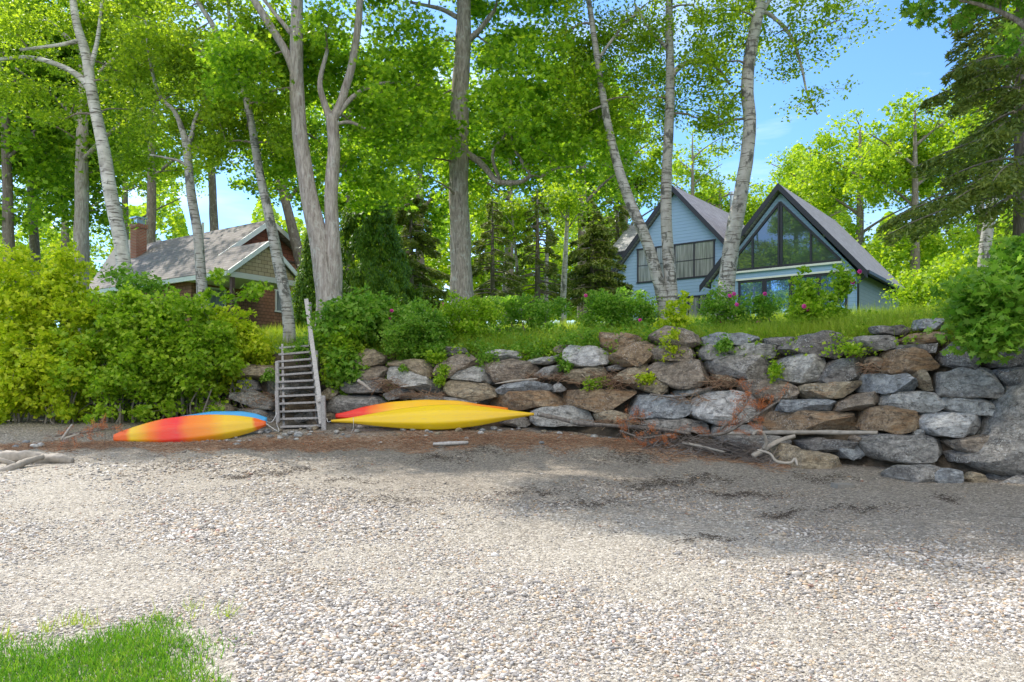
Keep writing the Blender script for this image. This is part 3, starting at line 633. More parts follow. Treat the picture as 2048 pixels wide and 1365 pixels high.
# ------------------------------------------------------------------ grass, general scatter
def blades(name, P, h0, h1, w, mat_, lean=.3, label=None):
    n = len(P); up = np.stack([RNG.normal(0, lean, n), RNG.normal(0, lean, n), np.ones(n)], -1); up = nrm(up)
    t = RNG.normal(size=(n, 3)); t[:, 2] = 0; t = nrm(t - up * (t * up).sum(-1, keepdims=True)); b = np.cross(up, t)
    h = RNG.uniform(h0, h1, n) * RNG.uniform(.6, 1, n)
    tv = np.array(BLADE[0], float)
    S = np.stack([w * RNG.uniform(.6, 1.3, n), h, h], -1)
    o = inst_mesh(name, tv, BLADE[1], P, np.stack([t, b, up], -1), S, mat_)
    return tag(o, label, 'grass', kind='stuff')
n = 70000
py = RNG.uniform(3.9, 5.9, n); px_ = RNG.uniform(-3.9, -.9, n)
edge = 5.28 + .30 * np.sin(px_ * 2.3 + 1) + .12 * np.sin(px_ * 7)
edx = -1.68 + .14 * np.sin(py * 5) + (5.0 - py) * .42
dens = np.clip((edge - py) / .6, 0, 1) * np.clip((edx - px_) / .4, 0, 1); k = RNG.random(n) < dens ** 1.2
Pg = np.stack([px_[k], py[k], zbeach(px_[k], py[k])], -1)
blades('lawn_grass', Pg, .03, .075, .006, LM['lawn'], .5, 'short bright green grass patch at the near left corner of the beach')
# a few tall wisps at the edge
n = 260; a = RNG.integers(0, 16, n); cx = RNG.uniform(-3.6, -1.7, 16); cy = 5.25 + .3 * np.sin(cx * 2.3 + 1) + RNG.uniform(-.05, .25, 16)
x = cx[a] + RNG.normal(0, .03, n); y = cy[a] + RNG.normal(0, .03, n)
blades('grass_wisps', np.stack([x, y, zbeach(x, y)], -1), .06, .20, .004, LM['grass'], .45, 'thin green wisps growing out of the pebbles by the lawn patch')

# bank grass
n = 130000; pq = RNG.uniform(480, 2250, n); d = .95 + 12 * RNG.random(n) ** 1.7; y = np.interp(pq, WF_PX, WF_Y) + d; x = (pq - 1024) / F * y; z = zbank(x, y)
k = (z > 2.5) & ~((x < -4.4) & (x > -7.2) & (y < 22)); 
blades('bank_grass', np.stack([x[k], y[k], z[k] - .03], -1), .10, .60, .010, LM['grass'], .5, 'long unmown grass on the bank above the stone wall')
n = 22000; x = RNG.uniform(-9.5, -3.6, n); y = RNG.uniform(19.6, 33, n)
blades('mown_lawn', np.stack([x, y, zbank(x, y) - .01], -1), .05, .14, .012, LM['grass'], .5, 'short sunlit lawn at the head of the stairs')

# wild leafy ground cover spilling over the wall top
def cover(nc, px0, px1, h0, h1, mt, name, lb, sz, dmin=-.35, dmax=4.5):
    px = RNG.uniform(px0, px1, nc); yf = np.interp(px, WF_PX, WF_Y); d = dmin + (dmax - dmin) * RNG.random(nc) ** 1.6; y = yf + 1.1 + d; x = (px - 1024) / F * y
    z = np.maximum(zbank(x, y), 2.35 + .3 * RNG.random(nc)); hh = h0 + (h1 - h0) * RNG.random(nc) ** 1.5 * (.5 + .5 * np.sin(px * .03) ** 2); per = 46; n_ = nc * per; a_ = RNG.integers(0, nc, n_)
    P_ = np.stack([x, y, z], -1)[a_] + RNG.normal(0, .12, (n_, 3)) * np.array([1, 1, .4]); P_[:, 2] += RNG.random(n_) * hh[a_]
    nn = RNG.normal(size=(n_, 3)); nn[:, 2] = np.abs(nn[:, 2]) + .4
    tag(inst_mesh(name, LEAF_C[0], LEAF_C[1], P_, basis(nn), sz * RNG.uniform(.6, 1.3, n_), LM[mt]), lb, 'ground cover', kind='stuff')
cover(420, 600, 1420, .10, .55, 'green', 'ground_cover', 'wild leafy weeds growing thickly along the left part of the wall top', .075)
cover(300, 620, 1900, .08, .38, 'bush', 'weed_cover', 'light green low weeds scattered through the bank grass', .07)

# ------------------------------------------------------------------ trees
def leaves(P, size, kind, upb=.7, droop=None):
    n = len(P); nn = RNG.normal(size=(n, 3)); nn[:, 2] = np.abs(nn[:, 2]) * .8 + upb
    B = basis(nn)
    tv, tf = {'b': LEAF_B, 'm': LEAF_M, 'c': LEAF_C}[kind]
    return tv, tf, P, B, size * RNG.uniform(.65, 1.25, n)
def attach_twigs(mb, skel, cl, r0=.035, k=4, cap=None):
    """join every clump to the nearest piece of the skeleton, growing outward"""
    nodes = [np.array(s[:3]) for s in skel]; rad = [s[3] for s in skel]
    cl = list(cl); A = np.array(nodes)
    d0 = [np.min(np.linalg.norm(A - c[None], axis=1)) for c in cl]
    for i_ in np.argsort(d0):
        c = np.array(cl[i_]); A = np.array(nodes); w = np.linalg.norm(A - c[None], axis=1) + np.maximum(0, A[:, 2] - c[2] - .3) * 1.5
        j = int(np.argmin(w)); a = A[j]; L = np.linalg.norm(c - a)
        if L < .1: continue
        ra = min(rad[j] * .6, r0 + .006 * L); rb = max(.006, ra * .45)
        mid = (a + c) / 2 + np.array([random.uniform(-.1, .1) * L, random.uniform(-.1, .1) * L, .10 * L])
        pts = [a, (a * .6 + mid * .6 - (a + mid) * .1), mid, c]
        mb.tube([Vector(a), Vector((a + mid) / 2 + np.array([0, 0, .04 * L])), Vector(mid), Vector(c)], [ra, ra * .8, ra * .65, rb], k, caps=False)
        nodes += [mid, c]; rad += [ra * .65, rb]
def tree(name, label, Y, trunk, limbs=(), blobs=(), bark='maple', leaf='maple', lk='c', ls=.13, ncl=120, per=70, cr_=.55, group=None, cat='tree', ground=True, flat=.55, dcap=2.6, upb=.6, twigs=True, clear=.07):
    pts = smooth_path([(*at(p[0], p[1], Y + (p[3] if len(p) > 3 else 0)), p[2] / F * Y / 2 * .9) for p in trunk], 6)
    pts = [np.array(p) for p in pts]
    b0 = pts[0].copy()
    if ground:
        g = ground_z(b0[0], b0[1]) - .15
        if b0[2] > g: pts = [np.array([b0[0] + (b0[0] - pts[3][0]) * .0, b0[1], g, b0[3] * 1.25]), np.array([b0[0], b0[1], (g + b0[2]) / 2, b0[3] * 1.08])] + pts
    base = Vector(pts[0][:3]); root = empty(name, base, 0, label, cat, group)
    mb = MB(); mb.tube([p[:3] for p in pts], [max(.012, p[3]) for p in pts], 14, .14)
    skel = [p for p in pts]
    for lm in limbs:
        q = smooth_path([(*at(p[0], p[1], Y + (p[3] if len(p) > 3 else 0)), p[2] / F * Y / 2 * .9) for p in lm], 5)
        mb.tube([p[:3] for p in q], [max(.01, p[3]) for p in q], 10, .12); skel += list(q)
    tr = mb.build('trunk', BARK[bark], root, base, True); tr.location = (0, 0, 0)
    # crown
    if blobs:
        w = np.array([b[2] * b[3] * (b[5] if len(b) > 5 else 1) for b in blobs], float); w /= w.sum(); C = []
        for i_ in RNG.choice(len(blobs), ncl, p=w):
            b = blobs[i_]; dY = b[4] if len(b) > 4 else 0
            u = RNG.normal(size=3); u /= np.linalg.norm(u); u *= RNG.random() ** .4
            c = np.array(at(b[0] + u[0] * b[2], b[1] + u[2] * b[3], Y + dY)); c[1] += u[1] * min(dcap, b[2] * Y / F); C.append(c)
        C = np.array(C)
        gz = np.array([ground_z(c[0], c[1]) + .3 for c in C]); C[:, 2] = np.maximum(C[:, 2], gz)
        if clear:
            SK = np.array([p[:3] for p in skel if p[3] > clear])
            for c in C:
                dd = np.hypot(SK[:, 0] - c[0], (SK[:, 2] - c[2])); j = int(np.argmin(dd))
                if dd[j] < cr_ * 1.05 and c[1] < SK[j, 1] + .5: c[1] = SK[j, 1] + RNG.uniform(.5, 1.7)
        if twigs:
            tb = MB(); attach_twigs(tb, [p for p in skel[::2]], C); o = tb.build('branches', BARK['twig' if bark != 'dark' else 'dark'], root, base, True); o.location = (0, 0, 0)
        rc = cr_ * RNG.uniform(.6, 1.35, ncl)
        n = ncl * per; a = RNG.integers(0, ncl, n)
        g = RNG.normal(size=(n, 3)); g = nrm(g) * (RNG.random((n, 1)) ** .5) * np.array([1, 1, flat]); P = C[a] + g * rc[a][:, None]
        tv, tf, P, B, S = leaves(P, ls, lk, upb)
        o = inst_mesh('crown', tv, tf, P, B, S, LM[leaf], root, base); o.location = (0, 0, 0)
    return root

G1 = 'white barked birches on the bank'
tree('birch_tree', 'white birch at far left with one long bare limb reaching left', 24, [(252,560,34),(244,500,31),(228,420,30),(207,300,27),(186,200,25),(172,110,21),(152,40,16),(140,-60,12),(130,-200,8)],
     [[(186,190,18),(160,155,14),(110,128,11),(50,115,9),(-20,122,7)], [(178,150,12),(195,80,9),(205,0,7)], [(165,80,12),(120,90,8),(40,100,6)]],
     [(50,50,150,90),(230,30,140,90,1),(320,170,110,100,1),(70,190,120,60),(270,290,80,70,2),(330,-60,140,70)], 'birch_clean', 'birch', 'c', .115, 330, 75, .6, G1)
tree('birch_tree', 'thin crooked birch in front of the shingled roof', 23, [(404,590,24),(400,520,22),(394,460,21),(381,380,19),(374,300,17),(365,262,13),(348,222,9),(318,190,8),(300,120,6),(290,40,5)],
     [[(374,300,14),(384,270,11),(392,235,8),(420,180,5)], [(372,330,7),(350,320,6),(300,310,4)]],
     [(400,220,80,70),(420,310,40,40),(330,240,60,70),(310,100,90,90),(400,120,80,70),(450,250,50,60)], 'birch', 'birch', 'c', .11, 170, 75, .5, G1)
tree('birch_tree', 'leaning birch standing beside the head of the stairs', 22.5, [(579,655,27),(572,600,26),(556,520,25),(538,430,22),(520,350,19),(505,260,17),(490,190,15),(465,120,13),(425,50,11),(390,-20,9),(390,-160,8),(430,-330,5)],
     [[(470,135,9),(440,112,9),(390,100,7),(355,88,5)], [(468,120,9),(460,60,8),(455,-20,6)]],
     [(450,-330,220,120,-1,1.3),(500,230,90,70),(560,290,60,50),(430,60,120,80),(520,80,90,80),(560,180,60,60)], 'birch', 'birch', 'c', .11, 380, 75, .55, G1)
tree('maple_tree', 'large grey maple forking low into two stems right of the stairs', 21.5, [(660,610,62),(652,560,54),(640,490,43),(622,410,39),(606,320,36),(597,240,32),(593,150,31),(594,60,28),(596,-60,24),(600,-220,16),(610,-400,8)],
     [[(666,590,40),(668,530,37),(664,450,32),(662,380,30),(668,300,29),(664,235,27)], [(664,245,24),(684,200,20),(704,130,18),(716,50,16),(722,-40,14),(730,-150,8)], [(664,245,18),(650,210,15),(640,165,12),(655,100,8)],
      [(590,150,20),(572,105,18),(545,60,17),(505,-5,15),(460,-80,10)], [(585,70,12),(560,40,9),(520,-10,7)], [(672,236,13),(700,200,11),(730,178,8),(780,165,6),(850,170,4)], [(665,250,8),(700,245,7),(740,262,4)]],
     [(700,-110,200,80,0,1.2),(640,-340,240,120,-1,1.5),(640,90,130,100),(760,200,110,70),(700,310,120,55,1),(560,50,90,80),(790,100,90,70),(760,380,110,40,2),(560,330,60,60,2),(850,260,70,60),(480,130,80,70,-1)], 'maple', 'maple', 'm', .145, 620, 72, .58)
tree('oak_tree', 'tall straight oak with the thickest trunk in the middle and a low crooked limb', 22.5, [(925,612,56),(923,560,49),(920,480,46),(918,400,44),(918,300,43),(919,210,40),(924,120,36),(928,40,33),(926,-60,28),(925,-220,18),(925,-430,8)],
     [[(932,308,18,0),(950,318,15,-.1),(972,338,14,-.3),(992,362,13,-.6),(1015,366,12,-.7),(1042,364,10,-.9),(1066,350,9,-1),(1084,352,7,-1),(1110,338,5,-1.2),(1150,332,3,-1.2)], [(1065,355,8,-1),(1030,300,7,-1),(1020,260,5,-1)], [(925,90,16),(955,65,13),(990,20,9)], [(915,35,12),(880,18,9),(820,5,6)],
      [(1000,362,8,-.6),(985,310,7,-1),(1010,270,5,-1.2)]],
     [(1010,-90,200,90,0,1.3),(930,-390,300,140,-2,1.5),(950,140,150,90),(1080,190,140,100,-1),(1100,310,130,60,-1),(880,290,90,90,-1.5),(1050,30,130,90),(840,370,90,35,-1.5),(930,-150,280,110),(1190,260,70,110,0),(830,200,80,60),(1000,240,110,70,-1.5)], 'oak', 'maple', 'm', .145, 800, 72, .58)
tree('birch_tree', 'birch leaning left in front of the blue house, leftmost of the three there', 20.5, [(1328,612,29),(1316,560,27),(1292,480,25),(1262,410,24),(1238,340,21),(1218,260,18),(1204,180,16),(1192,100,14),(1180,20,12),(1165,-80,9)],
     [[(1210,210,5),(1180,222,4),(1150,235,3)], [(1196,120,8),(1240,60,6),(1290,10,4)]],
     [(1170,80,80,110),(1230,190,70,70),(1150,200,60,60),(1260,60,80,70),(1160,-120,160,90)], 'birch', 'birch', 'b', .085, 210, 80, .5, G1)
tree('birch_tree', 'straight birch in the middle of the three in front of the blue house', 20.5, [(1344,612,30),(1341,560,28),(1334,470,26),(1332,380,25),(1336,290,22),(1340,200,20),(1340,110,18),(1338,20,16),(1342,-80,12),(1345,-200,8)],
     [[(1342,155,15),(1362,132,12),(1395,122,11),(1430,132,9),(1460,170,5)], [(1338,100,9),(1300,60,7),(1270,10,5)]],
     [(1330,90,100,90),(1290,230,70,60,.5),(1410,180,80,80),(1440,260,50,60),(1340,-120,200,100),(1420,50,80,70)], 'birch', 'birch', 'b', .085, 250, 80, .5, G1)
tree('birch_tree', 'thickest birch leaning right between the two blue gables', 20, [(1448,612,42),(1454,560,38),(1466,470,34),(1482,390,31),(1494,310,29),(1500,240,28),(1494,180,29),(1500,110,26),(1514,40,25),(1528,-40,20),(1540,-180,12)],
     [[(1516,25,10),(1540,30,9),(1580,70,8),(1602,130,6),(1615,190,4),(1635,230,3)], [(1586,90,5),(1630,60,4),(1680,40,3)], [(1510,60,9),(1550,-10,8),(1640,-40,5)]],
     [(1500,30,90,70,0,.8),(1640,190,85,45,-.5,.8),(1640,40,120,50,-.5,.6),(1480,220,50,60,0,.7),(1560,110,60,50,0,.5),(1570,-150,260,110,-1,1.6),(1420,120,60,60,0,.7),(1600,100,70,60,0,.6)], 'birch', 'birch', 'b', .09, 280, 80, .5, G1)
tree('birch_tree', 'pale leaning birch at the far right behind the spruce boughs', 21, [(1964,560,24),(1970,500,24),(1984,400,23),(1998,320,20),(2008,240,16),(2020,140,12),(2030,0,8)],
     [], [(2010,220,60,80),(2040,80,80,90),(1960,300,50,60)], 'birch', 'back', 'c', .11, 90, 70, .5, G1)
# mid trees behind
GB = 'leafy trees behind the front row'
def bt(label, px, base, Y, top, w, spread, bark='dark', leaf='back', ls=.22, ncl=110, per=60, extra=(), lean=0, low=.45):
    """a background tree: trunk from base row to top row, crown over its upper part"""
    H = base - top; tr = [(px, base, w), (px + lean * .3, base - H * .3, w * .8), (px + lean * .6, base - H * .6, w * .55), (px + lean, top + H * .08, w * .2)]
    limbs = []
    for s in range(5):
        f = .35 + .1 * s; sg = -1 if s % 2 else 1; x0 = px + lean * f; y0 = base - H * f
        limbs.append([(x0, y0, w * .35), (x0 + sg * spread * .3, y0 - H * .08, w * .22, random.uniform(-1, 1)), (x0 + sg * spread * .7, y0 - H * .16, w * .1, random.uniform(-2, 2))])
    bl = [(px + lean * .7, top + H * .22, spread * .7, H * .2), (px + lean * .5 - spread * .45, top + H * .38, spread * .5, H * .15), (px + lean * .5 + spread * .45, top + H * .36, spread * .5, H * .15), (px + lean * .4, base - H * low, spread * .8, H * .12)] + list(extra)
    return tree('broadleaf_tree', label, Y, tr, limbs, bl, bark, leaf, 'c', ls, ncl, per, .95, GB, dcap=5)
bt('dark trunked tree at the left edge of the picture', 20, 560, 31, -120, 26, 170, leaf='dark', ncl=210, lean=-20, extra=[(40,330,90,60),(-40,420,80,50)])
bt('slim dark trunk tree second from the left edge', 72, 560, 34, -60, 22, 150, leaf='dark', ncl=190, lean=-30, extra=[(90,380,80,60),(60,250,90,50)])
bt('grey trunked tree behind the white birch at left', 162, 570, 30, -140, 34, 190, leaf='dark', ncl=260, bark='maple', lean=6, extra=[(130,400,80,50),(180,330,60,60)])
bt('tree directly behind the brick chimney', 300, 560, 46, -20, 24, 190, leaf='back', ncl=200, lean=10)
bt('tree rising behind the shingled roof at its middle', 430, 500, 50, 20, 20, 140, leaf='back', ncl=90, lean=-20, low=.72)
bt('dark leaning tree behind the shingled gable', 610, 560, 36, 120, 26, 100, leaf='dark', ncl=100, lean=-110)
bt('bright tree seen through the forked maple', 700, 590, 42, 60, 22, 150, leaf='maple', ncl=260, low=.4)
bt('pale green tree left of the oak trunk', 840, 600, 40, 90, 22, 140, leaf='maple', ncl=270, low=.38)
bt('bright tree right of the oak trunk', 1020, 600, 44, 160, 20, 150, leaf='back', ncl=260, low=.4)
bt('dense tree between the oak and the blue gables', 1165, 600, 44, 60, 24, 140, leaf='maple', ncl=230, low=.42)
bt('low bright tree beside the left blue gable', 1250, 580, 52, 240, 18, 110, leaf='back', ncl=170, low=.35)
bt('slender sparse tree behind the left blue gable', 1385, 520, 58, 250, 12, 85, leaf='back', ncl=42, bark='twig', low=.4)
bt('bright tree behind the valley between the blue gables', 1440, 540, 60, 350, 14, 110, leaf='back', ncl=120)
bt('low bright tree behind the right blue gable', 1620, 560, 62, 270, 16, 120, leaf='back', ncl=140)
bt('spreading bright tree right of the glass gable', 1720, 600, 52, 225, 22, 150, leaf='back', ncl=230, low=.3)
bt('tall bright tree behind the grass bank at right', 1830, 600, 46, 190, 22, 130, leaf='back', ncl=230, low=.25)
bt('bright tree at the right edge behind the spruce', 1960, 600, 48, 150, 24, 150, leaf='back', ncl=220, low=.25)
bt('tree behind the left edge hedge filling low gaps', 130, 600, 52, 150, 20, 220, leaf='back', ncl=220, low=.25)
bt('distant tree behind the white birch and chimney', 250, 600, 60, 200, 20, 160, leaf='back', ncl=150, low=.2)
# crowns beyond the left margin / right margin that throw shade on the beach
tree('maple_tree', 'maple whose leafy boughs hang in at the top right corner', 12.2, [(2230,760,60),(2225,500,50),(2215,300,42),(2200,100,34),(2180,-150,26),(2160,-400,16)],
     [[(2215,300,24),(2150,180,18),(2060,60,14),(1960,10,8),(1860,-5,5)], [(2222,520,22),(2150,560,16),(2040,580,10),(1960,620,6)], [(2200,60,20),(2080,-60,16),(1900,-180,10)]],
     [(1930,-15,120,26,0,1.5),(2120,0,90,40),(2010,600,100,80,-.8,2.2),(1975,660,70,55,-1.0,2.2),(2060,540,80,60,-.6,1.5),(2120,680,80,60),(2050,-260,320,160,0,1.),(1800,-330,280,130,0,.9),(1500,-420,260,110,1,.7)], 'oak', 'green', 'm', .14, 520, 60, .38, dcap=1.6)

# far woods seen between the trunks: reads as one mass
n = 230000; px_ = RNG.uniform(-300, 2400, n); top_ = 420 + 60 * np.sin(px_ * .011) + 50 * np.sin(px_ * .029 + 2) + 30 * np.sin(px_ * .07) + 200 * np.exp(-((px_ - 455) / 70) ** 2); gap = np.exp(-((px_ - 1020) / 70) ** 2) * 120
py_ = top_ + gap + (640 - top_ - gap) * RNG.random(n) ** .9; cl_ = np.sin(px_ * .05 + py_ * .03) + np.sin(px_ * .023 - py_ * .06 + 1) + np.sin(px_ * .11) * .6
k = RNG.random(n) < .62 + .25 * cl_; Y_ = RNG.uniform(66, 84, n); P_ = np.stack([(px_ - 1024) / F * Y_, Y_, EYE + (HZ - py_) / F * Y_], -1)[k]
tv, tf, P_, B_, S_0 = leaves(P_, .5, 'c', .5)
tag(inst_mesh('far_woods', tv, tf, P_, B_, S_0, LM['back']), 'far woodland showing between the trunks behind the houses', 'woods', kind='stuff')

# conifers
def conifer(name, label, Y, px, base, top, half, w=14, leaf='spruce', n=34, gap=0, side=0, dead=0, per=150, droop=.35, ls=.10, group=None):
    b = at(px, base, Y); g = ground_z(b.x, b.y); root = empty(name, (b.x, b.y, g), 0, label, 'conifer', group)
    zt = at(px, top, Y).z; z0 = b.z; r = w / F * Y / 2; loc = Vector((b.x, b.y, g))
    mb = MB(); mb.tube([(b.x, b.y, g - .2), (b.x, b.y, (g + zt) / 2), (b.x, b.y, zt)], [r * 1.2, r * .8, .02], 10, .1)
    o = mb.build('trunk', BARK['dark'], root, loc, True); o.location = (0, 0, 0)
    tb = MB(); PP = []; TT = []; R_ = half / F * Y
    for i_ in range(n):
        f = (i_ + RNG.random()) / n; z = z0 + (zt - z0) * f; L = R_ * (1 - f) ** .8 * RNG.uniform(.7, 1.1) + .15
        a = RNG.uniform(0, 2 * math.pi)
        d = np.array([math.cos(a), math.sin(a), 0]); p0 = np.array([b.x, b.y, z]); pts = []
        for s in range(6):
            t = s / 5; pts.append(p0 + d * L * t + np.array([0, 0, -droop * L * t ** 1.5 + .12 * L * t]))
        tb.tube(pts, [.028 * (1 - .85 * s / 5) + .004 for s in range(6)], 4, caps=False)
        m_ = int(per * (L / R_) + 8); t = RNG.random(m_) ** .6 * (1 - dead) + dead; t = np.clip(t, 0, 1)
        base_p = p0[None] + d[None] * L * t[:, None]; base_p[:, 2] += -droop * L * t ** 1.5 + .12 * L * t
        sd = np.array([-d[1], d[0], 0]); lat = RNG.normal(0, .18, m_) * L * (1.15 - t)
        q = base_p + sd[None] * lat[:, None]; q[:, 2] -= np.abs(RNG.normal(0, .10, m_)) + np.abs(lat) * .35
        PP.append(q); tt = d[None] + sd[None] * np.sign(lat)[:, None] * .8 + RNG.normal(0, .3, (m_, 3)) + np.array([0, 0, -.4])[None]; TT.append(tt)
    o = tb.build('branches', BARK['twig'], root, loc, True); o.location = (0, 0, 0)
    P = np.concatenate(PP); T = np.concatenate(TT); m_ = len(P); B = basis(RNG.normal(size=(m_, 3)) + np.array([0, 0, .8]), T)
    S = np.stack([ls * 1.8 * RNG.uniform(.6, 1.3, m_), ls * .5 * np.ones(m_), ls * np.ones(m_)], -1)
    o = inst_mesh('crown', NEEDLE[0], NEEDLE[1], P, B, S, LM[leaf], root, loc); o.location = (0, 0, 0)
    return root
GC = 'evergreens behind the bank'
conifer('spruce_tree', 'dark tiered spruce between the cedar and the oak', 30, 822, 600, 355, 95, 12, n=90, per=260, group=GC, ls=.12)
conifer('spruce_tree', 'young spruce just right of the oak trunk', 31, 985, 605, 400, 75, 10, n=70, dead=.35, per=120, group=GC, ls=.11)
conifer('spruce_tree', 'thin half bare spruce in the light gap', 33, 1075, 605, 380, 70, 12, n=70, dead=.45, per=100, group=GC, ls=.11)
conifer('spruce_tree', 'bushy spruce close to the left blue gable', 36, 1185, 600, 400, 85, 12, n=90, per=260, group=GC, ls=.14)
conifer('spruce_tree', 'olive spruce behind the left blue gable corner', 47, 1235, 600, 330, 90, 12, n=80, per=240, group=GC, ls=.16)
# big old spruce at the right edge: long drooping half dead boughs
conifer('spruce_tree', 'old spruce at the right edge with long drooping half bare boughs', 15.5, 2040, 400, -300, 270, 24, n=110, dead=.2, per=620, droop=.42, ls=.08, group='old spruce')
# slender pale trunks in the light gap
def pole_tree(label, px, base, top, w, Y, lean=0):
    tree('young_birch_tree', label, Y, [(px, base, w), (px + lean * .5, (base + top) / 2, w * .7), (px + lean, top, w * .3)], [[(px + lean * .4, base - (base - top) * .6, w * .3), (px + lean * .4 + 25, base - (base - top) * .75, w * .15)], [(px + lean * .5, base - (base - top) * .7, w * .3), (px + lean * .4 - 22, base - (base - top) * .85, w * .15)]],
         [(px + lean, top + 25, 45, 40), (px + lean * .8, top + 70, 40, 30, 0, .5)], 'birch', 'back', 'c', .14, 26, 50, .6, 'slim pale trunks in the light gap')
pole_tree('slim pale birch right of the light gap', 1126, 605, 370, 14, 30, 12)
pole_tree('slim grey trunk in the middle of the light gap', 1040, 605, 400, 9, 33, -18)
pole_tree('slim pale trunk nearest the oak', 1006, 605, 420, 8, 34, 10)
pole_tree('slim trunk left of the bushy spruce', 1092, 605, 390, 11, 35, 4)

# cedar: dense cone of upright sprays
def cedar(label, Y, px, base, top, half):
    b = at(px, base, Y); g = ground_z(b.x, b.y); loc = Vector((b.x, b.y, g)); root = empty('cedar_tree', loc, 0, label, 'conifer')
    zt = at(px, top, Y).z; R_ = half / F * Y; H = zt - g
    mb = MB(); mb.tube([loc + Vector((0, 0, -.2)), loc + Vector((0, 0, H * .9))], [.14, .02], 8); o = mb.build('trunk', BARK['dark'], root, loc, True); o.location = (0, 0, 0)
    nc = 420; f = RNG.random(nc) ** .8; prof = np.where(f < .25, .75 + f, 1.0 * (1 - (f - .25) / .78) ** .75)
    a = RNG.uniform(0, 2 * math.pi, nc); rr = R_ * prof * RNG.uniform(.72, 1.08, nc)
    C = np.stack([b.x + rr * np.cos(a), b.y + rr * np.sin(a), g + H * f * .96], -1)
    per = 110; n = nc * per; i_ = RNG.integers(0, nc, n); L = RNG.uniform(.25, .55, nc)
    off = RNG.normal(0, .11, (n, 3)); off[:, 2] = RNG.random(n) * L[i_] - .1; tap = 1 - np.clip(off[:, 2] / .5, 0, .8); off[:, :2] *= tap[:, None]
    P = C[i_] + off; out = np.stack([np.cos(a), np.sin(a), .4 * np.ones(nc)], -1)[i_]
    T = RNG.normal(0, .35, (n, 3)) + np.array([0, 0, 1.0]) + out * .35; B = basis(out + RNG.normal(0, .5, (n, 3)), T)
    S = np.stack([.15 * RNG.uniform(.6, 1.2, n), .045 * np.ones(n), .06 * np.ones(n)], -1)
    o = inst_mesh('crown', NEEDLE[0], NEEDLE[1], P, B, S, LM['cedar'], root, loc); o.location = (0, 0, 0)
cedar('dense dark cone shaped cedar behind the forked maple', 27, 738, 610, 355, 96)
cedar('lower cedar peeking between the shingled house and the forked maple', 29, 632, 610, 450, 42)

# ------------------------------------------------------------------ shrubs
def shrub(label, Y, blobs, leaf='bush', lk='c', ls=.07, ncl=120, per=60, cr_=.28, stems=8, name='shrub', cat='shrub', group=None, bark='twig', flat=.7, dcap=1.2, wall=False, upb=.4, flowers=0, low=.0):
    bx = float(np.mean([b[0] for b in blobs])); c0 = at(bx, 700, Y); g = ground_z(c0.x, Y); loc = Vector((c0.x, Y, g)); root = empty(name, loc, 0, label, cat, group)
    w = np.array([b[2] * b[3] for b in blobs], float); w /= w.sum(); C = []
    for i_ in RNG.choice(len(blobs), ncl, p=w):
        b = blobs[i_]; dY = b[4] if len(b) > 4 else 0
        u = RNG.normal(size=3); u /= np.linalg.norm(u); u *= RNG.random() ** .3
        c = np.array(at(b[0] + u[0] * b[2], b[1] + u[2] * b[3], Y + dY)); c[1] += u[1] * min(dcap, b[2] * Y / F); C.append(c)
    C = np.array(C)
    gz = np.array([(ground_z(c[0], c[1])) + .1 for c in C]); C[:, 2] = np.maximum(C[:, 2], gz)
    if low:
        kk = RNG.random(ncl) < low; t_ = RNG.random(ncl) * .95; gz = gz + .05; C[kk, 2] = (gz + (C[:, 2] - gz) * t_)[kk]
    C[:, 2] += RNG.normal(0, .12, ncl) * (C[:, 2] > gz + .2)
    xs = C[:, 0]; skel = []; mb = MB()
    for s in range(stems):
        x0 = np.quantile(xs, (s + .5) / stems) + random.uniform(-.15, .15); cc = C[np.argmin(np.abs(xs - x0))]
        x0 = (x0 + loc.x) / 2 if not wall else x0
        y0 = Y + random.uniform(-.3, .3); z0 = ground_z(x0, y0) - .05
        zt = max(z0 + .15, (z0 + cc[2]) / 2 + .1)
        q = smooth_path([(x0, y0, z0, .03), (x0 + random.uniform(-.15, .15), y0, (z0 + zt) / 2, .022), (x0 + (cc[0] - x0) * .5, y0, zt, .015)], 4)
        mb.tube([p[:3] for p in q], [p[3] for p in q], 5); skel += q
    attach_twigs(mb, skel, C[:: 2], .014, 4)
    o = mb.build('stems', BARK[bark], root, loc, True); o.location = (0, 0, 0)
    rc = cr_ * RNG.uniform(.6, 1.4, ncl); n = ncl * per; a = RNG.integers(0, ncl, n)
    gg = nrm(RNG.normal(size=(n, 3))) * (RNG.random((n, 1)) ** .5) * np.array([1, 1, flat]); P = C[a] + gg * rc[a][:, None]
    tv, tf, P, B, S = leaves(P, ls, lk, upb); o = inst_mesh('foliage', tv, tf, P, B, S, LM[leaf], root, loc); o.location = (0, 0, 0)
    for f_ in range(flowers):
        c = C[RNG.integers(0, ncl)] + np.array([RNG.normal(0, .1), -cr_ * 1.0, RNG.uniform(0, .15)])
        k = 8; aa = np.arange(k) / k * 2 * math.pi; P = np.stack([np.cos(aa) * .025, -.0 * aa - .01, np.sin(aa) * .025], -1) + c[None]
        B = basis(np.stack([np.cos(aa) * .7, -np.ones(k), np.sin(aa) * .7 + .3], -1))
        o = inst_mesh('flower', LEAF_B[0], LEAF_B[1], P, B, np.full(k, .07), petal, root, loc); o.location = (0, 0, 0)
    return root
GH = 'shrubs of the hedge left of the stairs'
shrub('bright yellow green shrub at the left edge, lit at its top', 18.6, [(10,570,70,70),(60,650,80,85),(10,740,70,85)], 'yellow', 'c', .125, 210, 60, .30, 10, group=GH, low=.22)
shrub('tallest yellow tipped shrub of the hedge, next to the left edge one', 18.5, [(125,560,45,60),(160,650,75,75),(110,750,90,65)], 'yellow', 'c', .12, 210, 60, .30, 10, group=GH, low=.22)
